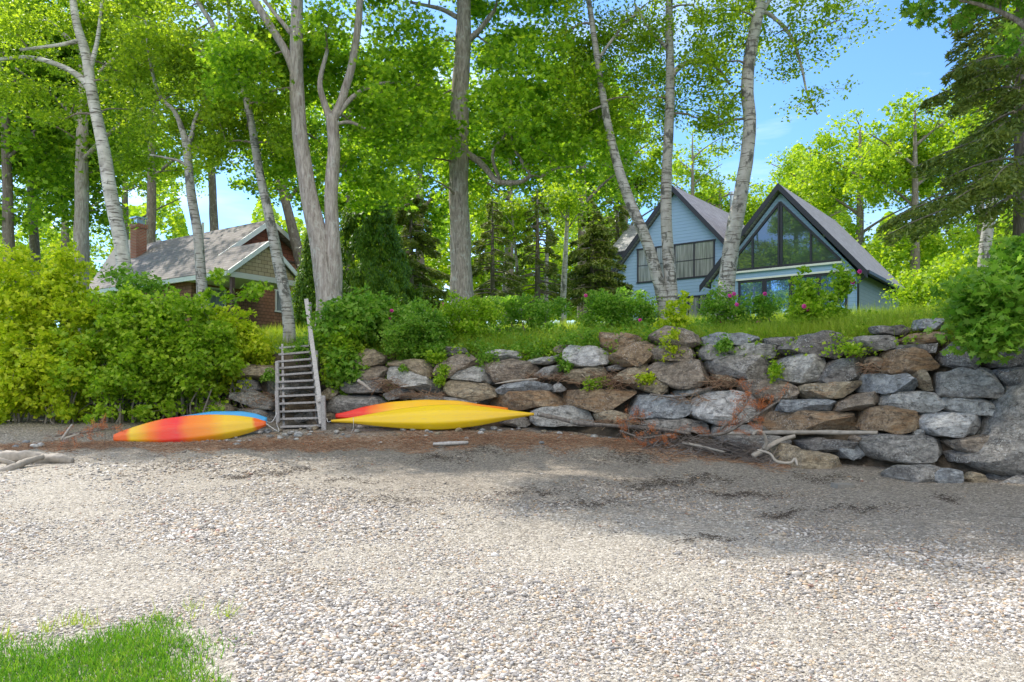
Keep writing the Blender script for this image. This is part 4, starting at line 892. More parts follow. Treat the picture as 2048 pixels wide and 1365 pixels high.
shrub('green shrub with leggy bare stems below, third in the hedge', 18.3, [(240,640,75,65),(220,730,110,65),(290,700,70,70)], 'bush', 'c', .11, 220, 60, .29, 14, group=GH, low=.22)
shrub('broad light green shrub overhanging the kayaks in the middle of the hedge', 18.4, [(345,640,75,50),(395,710,75,65),(320,755,60,38)], 'bush', 'c', .11, 220, 60, .29, 12, group=GH, low=.22)
shrub('yellow green shrub at the end of the hedge touching the stairs', 19.2, [(450,650,50,38),(495,690,42,45),(450,740,40,40)], 'yellow', 'c', .10, 150, 60, .25, 10, group=GH, low=.22)
shrub('dark green sapling rising above the hedge before the roof', 20, [(290,572,38,16),(240,565,22,20)], 'green', 'c', .11, 24, 45, .35, 4, group=GH, low=.22)
shrub('young maple sprigs standing above the hedge before the porch', 19.6, [(440,550,14,20),(500,585,20,14),(425,585,40,14)], 'bush', 'm', .14, 14, 40, .26, 3, group=GH, low=.22)
GS = 'shrubs along the top of the wall'
shrub('large leaved vine like shrub hanging beside the stair rail', 19.0, [(670,660,40,50,-.2),(690,740,28,45,-.6),(720,640,50,40),(650,710,14,30,-.5)], 'green', 'c', .13, 110, 60, .30, 6, group=GS, low=0.)
shrub('pale tipped shrub leaning over the stair rail', 18.5, [(662,700,26,40),(690,700,30,40),(672,752,18,26)], 'bush', 'c', .10, 55, 60, .24, 4, group=GS, low=0.)
shrub('dense green shrub at the foot of the forked maple', 20, [(740,620,60,24),(800,635,60,30),(760,672,46,20,-.6)], 'green', 'c', .085, 150, 75, .26, 8, group=GS, low=.2, flowers=2)
shrub('fine leaved green shrub spilling over the wall above the kayaks', 18.6, [(830,660,60,36),(862,705,26,14,-.5),(800,680,30,18,-.3)], 'green', 'c', .07, 130, 75, .22, 8, group=GS, low=.15)
shrub('low shrub with light sprays in front of the oak', 19.4, [(920,630,60,25),(900,670,50,30),(960,620,40,18)], 'bush', 'c', .075, 120, 80, .25, 6, group=GS, low=.5, flowers=2)
shrub('low rose bush with a few pink blooms right of the oak', 20.5, [(1000,612,50,16),(1070,618,60,16)], 'green', 'c', .075, 90, 70, .26, 6, group=GS, low=.5, flowers=3)
shrub('rose bush with pink blooms below the left blue gable', 20.5, [(1205,605,40,20),(1260,612,50,18),(1310,615,30,14)], 'green', 'c', .075, 110, 75, .26, 6, group=GS, low=.5, flowers=5)
shrub('yellow green young maple sprigs at the foot of the middle birch', 17.2, [(1352,625,28,18),(1340,645,30,12)], 'yellow', 'c', .10, 24, 50, .22, 3, group=GS, low=.5)
shrub('rose bush with pink blooms around the thick birch', 18.5, [(1435,606,26,22),(1430,580,10,16),(1480,618,34,10)], 'green', 'c', .075, 60, 50, .26, 5, group=GS, low=.5, flowers=6)
shrub('small dark rose bush before the glass doors', 18.5, [(1530,612,24,12)], 'green', 'c', .07, 26, 50, .24, 4, group=GS, low=.5, flowers=2)
shrub('rounded leafy shrub standing in the grass before the glass gable', 16.3, [(1625,605,52,38),(1640,645,50,22),(1680,560,22,20),(1610,565,22,20)], 'bush', 'c', .085, 110, 55, .22, 7, group=GS, low=.5, flowers=4)
shrub('scraggly green bush where the bank meets the right house side', 27, [(1840,580,50,30),(1880,560,40,40),(1930,570,40,40)], 'back', 'c', .12, 110, 70, .5, 5, group=GS, low=.5)
shrub('bright bush behind the maple at the right edge', 24, [(1930,560,60,50),(2000,540,70,60)], 'back', 'c', .12, 150, 70, .5, 5, group=GS, low=.5)
# little plants in the wall joints
GP = 'small plants rooted in the wall joints'
for lb, px, py_, rx, ry, lf in [
    ('yellow green sapling growing before the peaked brown boulder', 1345, 690, 22, 28, 'yellow'), ('leafy sprig between the cream boulder and tan triangle stone', 1130, 727, 14, 12, 'green'),
    ('bushy sprig at the grass edge above the cream boulder', 1165, 672, 24, 20, 'green'), ('fern tuft on the pale blue green top stone', 1450, 690, 14, 10, 'green'),
    ('fern tuft hanging under the shrub above the kayaks', 975, 718, 15, 10, 'green'), ('little green clump beside the square tan boulder', 870, 716, 18, 12, 'bush'),
    ('tiny sprig beside the long pale slanting boulder', 877, 761, 5, 6, 'bush'), ('low green clump between the golden block and the brown boulder', 885, 742, 8, 6, 'bush'),
    ('little tuft in the joint of the light egg shaped boulder', 1550, 745, 7, 14, 'bush'), ('grassy tuft under the pointed grey boulder', 1700, 702, 26, 10, 'bush'),
    ('moss sprig above the blue grey oval boulder', 1290, 757, 16, 4, 'yellow'), ('scattered green seedlings in the brush pocket', 1190, 768, 34, 10, 'bush'),
    ('small clump left of the stairs top', 540, 750, 14, 10, 'green'), ('vine leaves between the top steps', 598, 700, 26, 12, 'green')]:
    W = wallpoint(px, py_)
    nb = 14; PPs = np.array([at(px + RNG.normal(0, rx * .5), py_ + RNG.normal(0, ry * .5), W.y - .28 - RNG.random() * .15) for _ in range(nb)])
    root = empty('wall_plant', W, 0, lb, 'plant', GP)
    mb = MB()
    for p in PPs[::2]: mb.tube([W + Vector((0, -.1, -.08)), (W + Vector(p)) / 2 + Vector((0, -.08, .0)), Vector(p)], [.006, .004, .002], 4, caps=False)
    o = mb.build('stem', BARK['twig'], root, W, True); o.location = (0, 0, 0)
    n = nb * 22; P = PPs[RNG.integers(0, nb, n)] + RNG.normal(0, .05, (n, 3)); tv, tf, P, B, S = leaves(P, .065, 'c', .4)
    o = inst_mesh('foliage', tv, tf, P, B, S, LM[lf], root, W); o.location = (0, 0, 0)

#PART2
# ------------------------------------------------------------------ houses
def clap_mat(name, c1, c2, pitch=.16):
    m, nt, b = mat(name); v = coord(nt); s = N(nt, 'ShaderNodeSeparateXYZ'); nt.links.new(v, s.inputs[0])
    fr = math_(nt, 'FRACT', math_(nt, 'DIVIDE', s.outputs[2], pitch))
    c = ramp(nt, noise_(nt, coord(nt, (1, 1, 9)), 2.5, 5), [(.3, c1), (.7, c2)])
    c = mixc(nt, ramp(nt, fr, [(.0, (.8, .8, .8)), (.10, (0, 0, 0))]), c, tuple(x * .35 for x in c1))
    nt.links.new(c, b.inputs['Base Color']); b.inputs['Roughness'].default_value = .6
    bump(nt, b, math_(nt, 'SUBTRACT', 1.0, fr), .5, .03); return m
def shingle_mat(name, c1, c2, mortar, axes='yz', bw=.35, rh=.14, var=(.3, .7)):
    m, nt, b = mat(name); v = coord(nt); s = N(nt, 'ShaderNodeSeparateXYZ'); nt.links.new(v, s.inputs[0]); cb = N(nt, 'ShaderNodeCombineXYZ')
    ix = {'x': 0, 'y': 1, 'z': 2}; nt.links.new(s.outputs[ix[axes[0]]], cb.inputs[0]); nt.links.new(s.outputs[ix[axes[1]]], cb.inputs[1])
    br = N(nt, 'ShaderNodeTexBrick', Scale=1.0); br.inputs['Brick Width'].default_value = bw; br.inputs['Row Height'].default_value = rh; br.inputs['Mortar Size'].default_value = .012
    br.inputs['Color1'].default_value = (*c1, 1); br.inputs['Color2'].default_value = (*c2, 1); br.inputs['Mortar'].default_value = (*mortar, 1); br.inputs['Bias'].default_value = 0
    nt.links.new(cb.outputs[0], br.inputs['Vector'])
    c = mixc(nt, ramp(nt, noise_(nt, v, 2.2, 7, .7), [(var[0], (.45, .45, .45)), (var[1], (0, 0, 0))]), br.outputs['Color'], tuple(x * .6 for x in c1))
    nt.links.new(c, b.inputs['Base Color']); b.inputs['Roughness'].default_value = .9
    bump(nt, b, br.outputs['Fac'], -.5, .02); return m
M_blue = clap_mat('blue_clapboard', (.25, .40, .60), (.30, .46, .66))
M_blue_shaded = clap_mat('shaded_side_siding', (.13, .17, .15), (.16, .20, .18))  # blue house siding with the side wall's shade put into its colour
M_asph = shingle_mat('asphalt_shingles', (.34, .31, .30), (.45, .42, .41), (.20, .18, .18), 'yz')
M_asph2 = shingle_mat('asphalt_shingles_cross', (.30, .30, .31), (.50, .49, .48), (.18, .18, .18), 'xz')
M_asph3 = shingle_mat('brown_asphalt_shingles', (.25, .215, .195), (.36, .315, .285), (.15, .13, .12), 'yz')
M_cedar = shingle_mat('cedar_shingle_siding', (.30, .14, .075), (.38, .19, .11), (.09, .045, .03), 'xz', .22, .15)
M_cedar_y = shingle_mat('cedar_shingle_side', (.30, .14, .075), (.38, .19, .11), (.09, .045, .03), 'yz', .22, .15)
M_redc = shingle_mat('red_brown_shingles', (.27, .085, .05), (.33, .115, .07), (.08, .03, .02), 'xz', .5, .19)
M_tanc = shingle_mat('weathered_tan_shingles', (.44, .33, .18), (.52, .41, .25), (.16, .11, .06), 'xz', .3, .16)
M_brick = shingle_mat('red_brick', (.40, .12, .07), (.50, .18, .10), (.42, .36, .32), 'xz', .2, .075)
M_trim = plain('dark_navy_trim', (.025, .028, .045), .5, 0, .1, 3, 0)
M_white = plain('white_trim_paint', (.74, .76, .72), .5, 0, .06, 3, .05)
M_soffit = plain('cream_soffit', (.62, .60, .52), .6, 0, .05, 2, 0)
M_steel = plain('stainless_flue', (.55, .56, .57), .28, 1, .1, 9, 0)
M_brown = plain('brown_post_paint', (.10, .05, .035), .6, 0, .2, 9, .1)
def glass(name, c, mixr=.35, tint=(.7, .8, 1)):
    m, nt, b = mat(name); b.inputs['Base Color'].default_value = (*c, 1); b.inputs['Roughness'].default_value = .5
    g = N(nt, 'ShaderNodeBsdfGlossy'); g.inputs['Roughness'].default_value = .02; g.inputs['Color'].default_value = (*tint, 1)
    ms = N(nt, 'ShaderNodeMixShader'); ms.inputs[0].default_value = mixr
    nt.links.new(b.outputs[0], ms.inputs[1]); nt.links.new(g.outputs[0], ms.inputs[2]); nt.links.new(ms.outputs[0], nt.nodes['Material Output'].inputs[0])
    return m
M_glass = glass('dark_window_glass', (.025, .05, .04), .2)
M_glassd = glass('door_glass_sky_in_colour', (.08, .17, .42), .55, (.55, .72, 1))  # blue sky reflection painted into the base colour, under the real gloss
def curtain_glass():
    m, nt, b = mat('curtained_window_glass'); v = coord(nt, (7, 7, .4)); c = ramp(nt, noise_(nt, v, 2, 3), [(.35, (.16, .18, .18)), (.65, (.36, .38, .38))])
    nt.links.new(c, b.inputs['Base Color']); b.inputs['Roughness'].default_value = .08; b.inputs['Coat Weight'].default_value = .6; b.inputs['Coat Roughness'].default_value = .03; return m
M_curt = curtain_glass()

HZ0 = 4.75
def roofpair(mbd, xa, za, xl, zl, xr, zr, y0, y1, t=.14):
    for (x1, z1) in ((xl, zl), (xr, zr)):
        if x1 is None: continue
        d = Vector((x1 - xa, 0, z1 - za)).normalized(); n_ = Vector((-d.z, 0, d.x)); n_ = n_ if n_.z > 0 else -n_
        p = [(xa, za), (x1, z1)]
        poly = [(xa, za), (x1, z1), (x1 - n_.x * t, z1 - n_.z * t), (xa, za - t / max(.3, n_.z))]
        mbd.prism(poly, y0, y1)
def rake(mbd, xa, za, x1, z1, y, h=.2, t=.05, gap=0):
    d = Vector((x1 - xa, 0, z1 - za)).normalized(); n_ = Vector((-d.z, 0, d.x)); n_ = n_ if n_.z > 0 else -n_
    dn = h / max(.3, n_.z)
    mbd.prism([(xa, za), (x1, z1), (x1, z1 - dn), (xa, za - dn)], y - t, y)
bh = empty('blue_house', (14.65, 33, HZ0), math.atan2(-.6, .8), 'blue clapboard house with two steep gables, a tall triangular window and dark trim', 'house')
def P(mb, name, mt, par=bh, z0=HZ0, **k):
    mb.v = [(v[0], v[1], v[2] - z0) for v in mb.v]; return mb.build(name, mt, par, **k)
# right gable
w = MB(); w.prism([(-6.72, 4.3), (-.36, 4.3), (-.36, 7.0), (-3.5, 10.72), (-6.72, 7.0)], 0, .2); P(w, 'wall', M_blue)
w = MB(); w.box(-.52, -.34, .2, 8.5, 4.3, 7.0); P(w, 'wall', M_blue_shaded)
w = MB(); w.box(-6.7, -.52, 8.3, 8.5, 4.3, 7.0); w.prism([(-6.72, 7.0), (-.36, 7.0), (-3.5, 10.7)], 8.3, 8.5); P(w, 'wall', M_blue)
r_ = MB(); roofpair(r_, -3.5, 11.10, None, None, .12, 6.95, -.28, 8.9); P(r_, 'roof', M_asph)
r_ = MB(); roofpair(r_, -3.5, 11.10, -7.12, 6.95, None, None, -.28, 8.9); P(r_, 'roof', M_asph)
t_ = MB(); rake(t_, -3.5, 11.11, .16, 6.92, -.283, .20); rake(t_, -3.5, 11.11, -7.16, 6.92, -.283, .20); P(t_, 'rake_board', M_trim)
g_ = MB(); g_.box(.10, .24, -.30, 8.95, 6.80, 6.93); o = P(g_, 'gutter', M_trim)
d_ = MB(); d_.tube([(.12, -.20, 6.8), (-.02, -.12, 6.65), (-.25, -.06, 6.45), (-.25, -.06, 4.4)], [.045] * 4, 8); P(d_, 'downspout', M_trim, smooth=True)
# triangular window
wn_ = MB(); ux = [-6.0, -4.74, -3.5, -2.18, -1.0]
def topz(x): return 7.52 + (2.5 - abs(x + 3.5)) * 1.10
def pane(x0, x1, par_, z=7.52, y=-.012):
    pts = [(x0, z), (x1, z)] + ([(x1, topz(x1))] if topz(x1) > z + .02 else []) + ([(x0, topz(x0))] if topz(x0) > z + .02 else [])
    q = MB(); q.add([(a_, y, b_) for a_, b_ in pts], [tuple(range(len(pts)))]); return P(q, 'pane', M_glass, par_)
f = MB()
for a_, b_ in (((-6.05, 7.5), (-3.5, 10.32)), ((-3.5, 10.32), (-.95, 7.5)), ((-6.05, 7.5), (-.95, 7.5))): f.beam((a_[0], -.03, a_[1]), (b_[0], -.03, b_[1]), .10, .09, up=(0, 1, 0))
for x in (-4.74, -3.56, -3.44, -2.18): f.beam((x, -.035, 7.52), (x, -.035, topz(x) + .02), .08, .08, up=(0, 1, 0))
fr_ = P(f, 'window', M_trim)
for a_, b_ in zip(ux[:-1], ux[1:]): pane(a_, b_, fr_)
q = MB(); q.box(-6.12, -.88, -.10, .0, 7.36, 7.445); P(q, 'sill', M_white, fr_)
# sliding doors
xs_ = [-5.4, -4.2, -3.0, -1.85, -.68]
for a_, b_ in zip(xs_[:-1], xs_[1:]):
    f = MB(); f.box(a_, a_ + .10, -.06, .0, 4.9, 7.0); f.box(b_ - .10, b_ - .003, -.06, .0, 4.9, 7.0); f.box(a_ + .1, b_ - .1, -.057, .0, 6.9, 7.0); f.box(a_ + .1, b_ - .1, -.057, 0, 4.9, 5.02)
    dr = P(f, 'door', M_trim); q = MB(); q.add([(a_ + .1, -.02, 5.02), (b_ - .1, -.02, 5.02), (b_ - .1, -.02, 6.9), (a_ + .1, -.02, 6.9)], [(0, 1, 2, 3)]); P(q, 'pane', M_glassd, dr)
q = MB(); q.box(-5.5, -.6, -.09, 0, 7.01, 7.09); P(q, 'sill', M_white)
f = MB(); f.box(-6.2, -5.75, -.05, 0, 5.0, 7.0); dr = P(f, 'window', M_trim); q = MB(); q.add([(-6.14, -.055, 5.06), (-5.81, -.055, 5.06), (-5.81, -.055, 6.94), (-6.14, -.055, 6.94)], [(0, 1, 2, 3)]); P(q, 'pane', M_glass, dr)
# left gable, one metre back
w = MB(); w.prism([(-13.0, 4.3), (-6.0, 4.3), (-6.0, 8.6), (-9.04, 11.75), (-13.0, 7.35)], 1.0, 1.2); P(w, 'wall', M_blue)
w = MB(); w.box(-13.0, -12.8, 1.2, 8.0, 4.3, 7.2); P(w, 'wall', M_blue_shaded)
r_ = MB(); roofpair(r_, -9.04, 12.12, None, None, -5.2, 7.85, .75, 9.0); P(r_, 'roof', M_asph)
r_ = MB(); roofpair(r_, -9.04, 12.12, -13.42, 7.2, None, None, .75, 9.0); P(r_, 'roof', M_asph)
t_ = MB(); rake(t_, -9.04, 12.13, -5.2, 7.85, .747, .20); rake(t_, -9.04, 12.13, -13.46, 7.17, .747, .20); P(t_, 'rake_board', M_trim)
def window(x0, x1, z0, z1, y, n_, par_=bh, gl=M_curt, fm=M_trim, z00=HZ0, bar=True, t=.07):
    f = MB(); f.box(x0 - t, x1 + t, y - .05, y, z1, z1 + t); f.box(x0 - t, x1 + t, y - .05, y, z0 - t, z0)
    for i_ in range(n_ + 1):
        x = x0 + (x1 - x0) * i_ / n_; f.box(x - t / 2, x + t / 2, y - .047, y, z0, z1)
        if bar and i_ < n_: f.box(x + t / 2, x0 + (x1 - x0) * (i_ + 1) / n_ - t / 2, y - .03, y, (z0 + z1) / 2 - .015, (z0 + z1) / 2 + .015)
    fr = P(f, 'window', fm, par_, z00)
    for i_ in range(n_):
        a_ = x0 + (x1 - x0) * i_ / n_ + t / 2; b_ = x0 + (x1 - x0) * (i_ + 1) / n_ - t / 2
        q = MB(); q.add([(a_, y - .015, z0), (b_, y - .015, z0), (b_, y - .015, z1), (a_, y - .015, z1)], [(0, 1, 2, 3)]); P(q, 'pane', gl, fr, z00)
window(-11.05, -6.98, 7.58, 9.2, .998, 4)
window(-8.85, -7.17, 5.3, 6.58, .998, 3, bar=False)
# wing behind on the left
w = MB(); w.box(-14.3, -11.0, 4.0, 4.2, 5.0, 9.75); w.prism([(-14.3, 5.0), (-14.15, 5.0), (-14.15, 9.75), (-14.3, 9.75)], 4.2, 8.5); P(w, 'wall', M_blue)
r_ = MB(); r_.add([(-14.45, 3.8, 9.72), (-10.2, 3.8, 9.72), (-10.2, 6.3, 11.7), (-14.45, 6.3, 11.7), (-14.45, 3.8, 9.86), (-10.2, 3.8, 9.86), (-10.2, 6.3, 11.84), (-14.45, 6.3, 11.84)],
    [(0, 3, 2, 1), (4, 5, 6, 7), (0, 1, 5, 4), (1, 2, 6, 5), (2, 3, 7, 6), (3, 0, 4, 7)]); r_.add([(-14.45, 6.3, 11.84), (-10.2, 6.3, 11.84), (-10.2, 8.8, 9.86), (-14.45, 8.8, 9.86)], [(0, 1, 2, 3)]); P(r_, 'roof', M_asph2)
t_ = MB(); t_.box(-14.5, -10.5, 3.72, 3.797, 9.66, 9.84); P(t_, 'fascia', M_trim)
# flue with cap and brace rods
fl = MB(); fl.tube([(-6.44, 1.9, 8.2), (-6.44, 1.9, 11.45)], [.11, .11], 16); fl.tube([(-6.44, 1.9, 9.9), (-6.44, 1.9, 9.94)], [.125, .125], 16); fo = P(fl, 'flue', M_steel)
fl = MB(); fl.tube([(-6.44, 1.9, 11.45), (-6.44, 1.9, 11.5), (-6.44, 1.9, 11.62), (-6.44, 1.9, 11.66)], [.11, .17, .17, .05], 16); P(fl, 'cap', M_steel, fo)
for dz in (0, .28):
    fl = MB(); fl.tube([(-6.4, 1.95, 9.7 + dz), (-3.9, 4.2, 9.9 + dz * .4)], [.02, .02], 6); P(fl, 'brace', M_steel, fo)
for x, y, z in ((-5.15, -.05, 9.05), (-1.95, -.05, 9.2), (-11.9, .95, 8.3), (-6.35, .95, 8.3)):
    L_ = MB(); L_.box(x - .04, x + .04, y - .04, y + .04, z - .05, z + .05)
    for s in (-1, 1): L_.tube([(x + s * .03, y - .05, z), (x + s * .10, y - .16, z - .06)], [.035, .055], 8)
    P(L_, 'floodlight', M_trim)

# shingled house on the left
Z0 = 4.4
ch = empty('shingled_house', (-10.98, 31, Z0), math.atan2(.825, .565), 'brown cedar shingled house with white trimmed gables, porch and brick chimney', 'house')
def Q(mb, name, mt, par=ch, **k): return P(mb, name, mt, par, Z0, **k)
sl_ = .745
r_ = MB(); r_.add([(-.12, 2.5, 6.66), (3.94, 2.5, 9.69), (3.94, 12.05, 9.69), (-.12, 12.05, 6.66), (-.12, 2.5, 6.52), (3.94, 2.5, 9.52), (3.94, 12.05, 9.52), (-.12, 12.05, 6.52)],
    [(0, 1, 2, 3), (4, 7, 6, 5), (0, 4, 5, 1), (1, 5, 6, 2), (2, 6, 7, 3), (3, 7, 4, 0)]); Q(r_, 'roof', M_asph3)
r_ = MB(); r_.add([(3.94, 2.5, 9.69), (7.0, 2.5, 8.0), (7.0, 12.05, 8.0), (3.94, 12.05, 9.69), (3.94, 2.5, 9.52), (7.0, 2.5, 7.85), (7.0, 12.05, 7.85), (3.94, 12.05, 9.52)],
    [(0, 3, 2, 1), (4, 5, 6, 7), (0, 1, 5, 4), (1, 2, 6, 5), (2, 3, 7, 6), (3, 0, 4, 7)]); Q(r_, 'roof', M_asph3)
r_ = MB(); r_.add([(-.12, -.05, 6.66), (1.79, -.05, 8.085), (1.79, 2.5, 8.085), (-.12, 2.5, 6.66), (-.12, -.05, 6.53), (1.79, -.05, 7.93), (1.79, 2.5, 7.93), (-.12, 2.5, 6.53)],
    [(0, 1, 2, 3), (4, 7, 6, 5), (0, 4, 5, 1), (1, 5, 6, 2), (2, 6, 7, 3), (3, 7, 4, 0)])
r_.add([(1.79, -.05, 8.085), (3.6, -.05, 6.7), (3.6, 2.9, 6.7), (1.79, 2.9, 8.085), (1.79, -.05, 7.93), (3.6, -.05, 6.56), (3.6, 2.9, 6.56), (1.79, 2.9, 7.93)],
    [(0, 3, 2, 1), (4, 5, 6, 7), (0, 1, 5, 4), (1, 2, 6, 5), (2, 3, 7, 6), (3, 0, 4, 7)]); Q(r_, 'porch_roof', M_asph3)
t_ = MB(); rake(t_, 1.79, 8.10, -.16, 6.64, -.053, .17); rake(t_, 1.79, 8.10, 3.66, 6.66, -.053, .17); Q(t_, 'rake_board', M_white)
t_ = MB(); rake(t_, 3.94, 9.71, 1.2, 7.66, 2.497, .2); rake(t_, 3.94, 9.71, 7.05, 7.98, 2.497, .2); Q(t_, 'rake_board', M_white)
t_ = MB(); t_.box(-.22, -.125, -.06, 12.1, 6.42, 6.60); Q(t_, 'gutter', M_white)
w = MB(); w.prism([(.15, 6.60), (3.4, 6.60), (1.79, 7.90)], .05, .12); Q(w, 'porch_gable', M_tanc)
w = MB(); w.box(.0, 3.5, -.02, 2.98, 6.46, 6.52); w.box(.0, 3.5, -.04, .06, 6.40, 6.62); Q(w, 'soffit', M_soffit)
w = MB(); w.prism([(.3, 4.0), (6.9, 4.0), (6.9, 7.85), (3.94, 9.5), (.3, 6.8)], 3.0, 3.2); Q(w, 'wall', M_cedar)
w = MB(); w.prism([(1.9, 8.1), (6.4, 8.1), (3.94, 9.5)], 2.96, 3.0); Q(w, 'gable_panel', M_redc)
w = MB(); w.box(1.8, 6.5, 2.93, 3.0, 8.03, 8.098); Q(w, 'gable_trim', M_brown)
w = MB(); w.box(.3, .5, 3.2, 11.9, 4.0, 6.7); Q(w, 'wall', M_cedar_y)
for x in (.12, 3.42):
    w = MB(); w.box(x - .07, x + .07, -.02, .12, 4.2, 6.46); Q(w, 'porch_post', M_brown)
w = MB(); w.tube([(3.62, .1, 6.5), (3.62, .12, 4.3)], [.045, .045], 8); Q(w, 'downspout', M_white)
window(4.6, 5.66, 5.7, 6.6, 2.998, 1, ch, M_curt, M_white, Z0, False)
window(1.1, 1.9, 5.3, 6.3, 2.998, 1, ch, M_curt, M_white, Z0, False)
def to_local(p, o, a):
    d = Vector(p) - Vector(o); return Vector((d.x * math.cos(a) + d.y * math.sin(a), -d.x * math.sin(a) + d.y * math.cos(a), p[2]))
cc = to_local(at(277, 500, 39.5), (-10.98, 31, 0), math.atan2(.825, .565))
w = MB(); w.box(cc.x - .27, cc.x + .27, cc.y - .27, cc.y + .27, 4.5, 10.2); w.box(cc.x - .32, cc.x + .32, cc.y - .32, cc.y + .32, 10.1, 10.3); cho = Q(w, 'chimney', M_brick)
w = MB()
for sx in (-1, 1):
    for sy in (-1, 1): w.box(cc.x + sx * .2 - .02, cc.x + sx * .2 + .02, cc.y + sy * .2 - .02, cc.y + sy * .2 + .02, 10.3, 10.58)
w.box(cc.x - .17, cc.x + .17, cc.y - .17, cc.y + .17, 10.3, 10.52); w.box(cc.x - .30, cc.x + .30, cc.y - .30, cc.y + .30, 10.58, 10.64); Q(w, 'cap', M_steel, cho)
w = MB(); w.tube([(3.3, 6.6, 9.1), (3.3, 6.6, 9.95)], [.06, .06], 8); Q(w, 'vent_pipe', M_white)
# paler roofed wing behind
ah = empty('annex_house', (*at(245, 560, 47).to_2d(), 4.4), 0, 'pale roofed building partly hidden behind the brick chimney', 'house')
L_ = ah.location
a0, a1, b0, b1 = at(188, 556, 45), at(300, 560, 46.5), at(240, 480, 48.5), at(322, 480, 49.5)
w = MB(); w.add([p - L_ for p in (a0, a1, b1, b0)] + [p - L_ - Vector((0, 0, .2)) for p in (a0, a1, b1, b0)], [(0, 1, 2, 3), (7, 6, 5, 4), (0, 4, 5, 1), (1, 5, 6, 2), (2, 6, 7, 3), (3, 7, 4, 0)])
w.add([p - L_ for p in (b0, b1, b1 + Vector((1, 3.5, -2.2)), b0 + Vector((1, 3.5, -2.2)))], [(0, 1, 2, 3)]); w.build('roof', plain('pale_roofing', (.50, .46, .43), .85, 0, .1, 4), ah)
w = MB(); w.add([(a0.x - L_.x + .4, a0.y - L_.y + .3, a0.z - L_.z - .2), (a1.x - L_.x, a1.y - L_.y + .3, a1.z - L_.z - .2), (a1.x - L_.x, a1.y - L_.y + .3, -.5), (a0.x - L_.x + .4, a0.y - L_.y + .3, -.5)], [(0, 1, 2, 3)])
w.box(a0.x - L_.x + .4, a1.x - L_.x, a0.y - L_.y + 1.9, 6.2, -.5, a0.z - L_.z - .3); w.build('wall', M_white, ah)

# ------------------------------------------------------------------ kayaks
def kayak_mat(name, stops):
    m, nt, b = mat(name); v = coord(nt); s = N(nt, 'ShaderNodeSeparateXYZ'); nt.links.new(v, s.inputs[0])
    u = math_(nt, 'ADD', s.outputs[0], math_(nt, 'MULTIPLY', math_(nt, 'SUBTRACT', noise_(nt, v, 2.2, 4), .5), .22))
    u = math_(nt, 'ADD', math_(nt, 'MULTIPLY', u, .5), .5)
    g = N(nt, 'ShaderNodeAttribute', attribute_name='tt'); u2 = math_(nt, 'ADD', g.outputs['Fac'], math_(nt, 'MULTIPLY', math_(nt, 'SUBTRACT', noise_(nt, v, 2.2, 4), .5), .09))
    c = ramp(nt, u2, stops); sc = ramp(nt, noise_(nt, coord(nt, (1, 7, 7)), 6, 6, .7), [(.5, (0, 0, 0)), (.75, (.55, .55, .55))])
    c = mixc(nt, sc, c, mixc(nt, .5, c, (.42, .34, .24)))
    nt.links.new(c, b.inputs['Base Color']); b.inputs['Roughness'].default_value = .36; b.inputs['Specular IOR Level'].default_value = .45
    b.inputs['Subsurface Weight'].default_value = .06; b.inputs['Subsurface Radius'].default_value = (.06, .03, .01)
    bump(nt, b, noise_(nt, v, 5, 5), .12, .03); return m
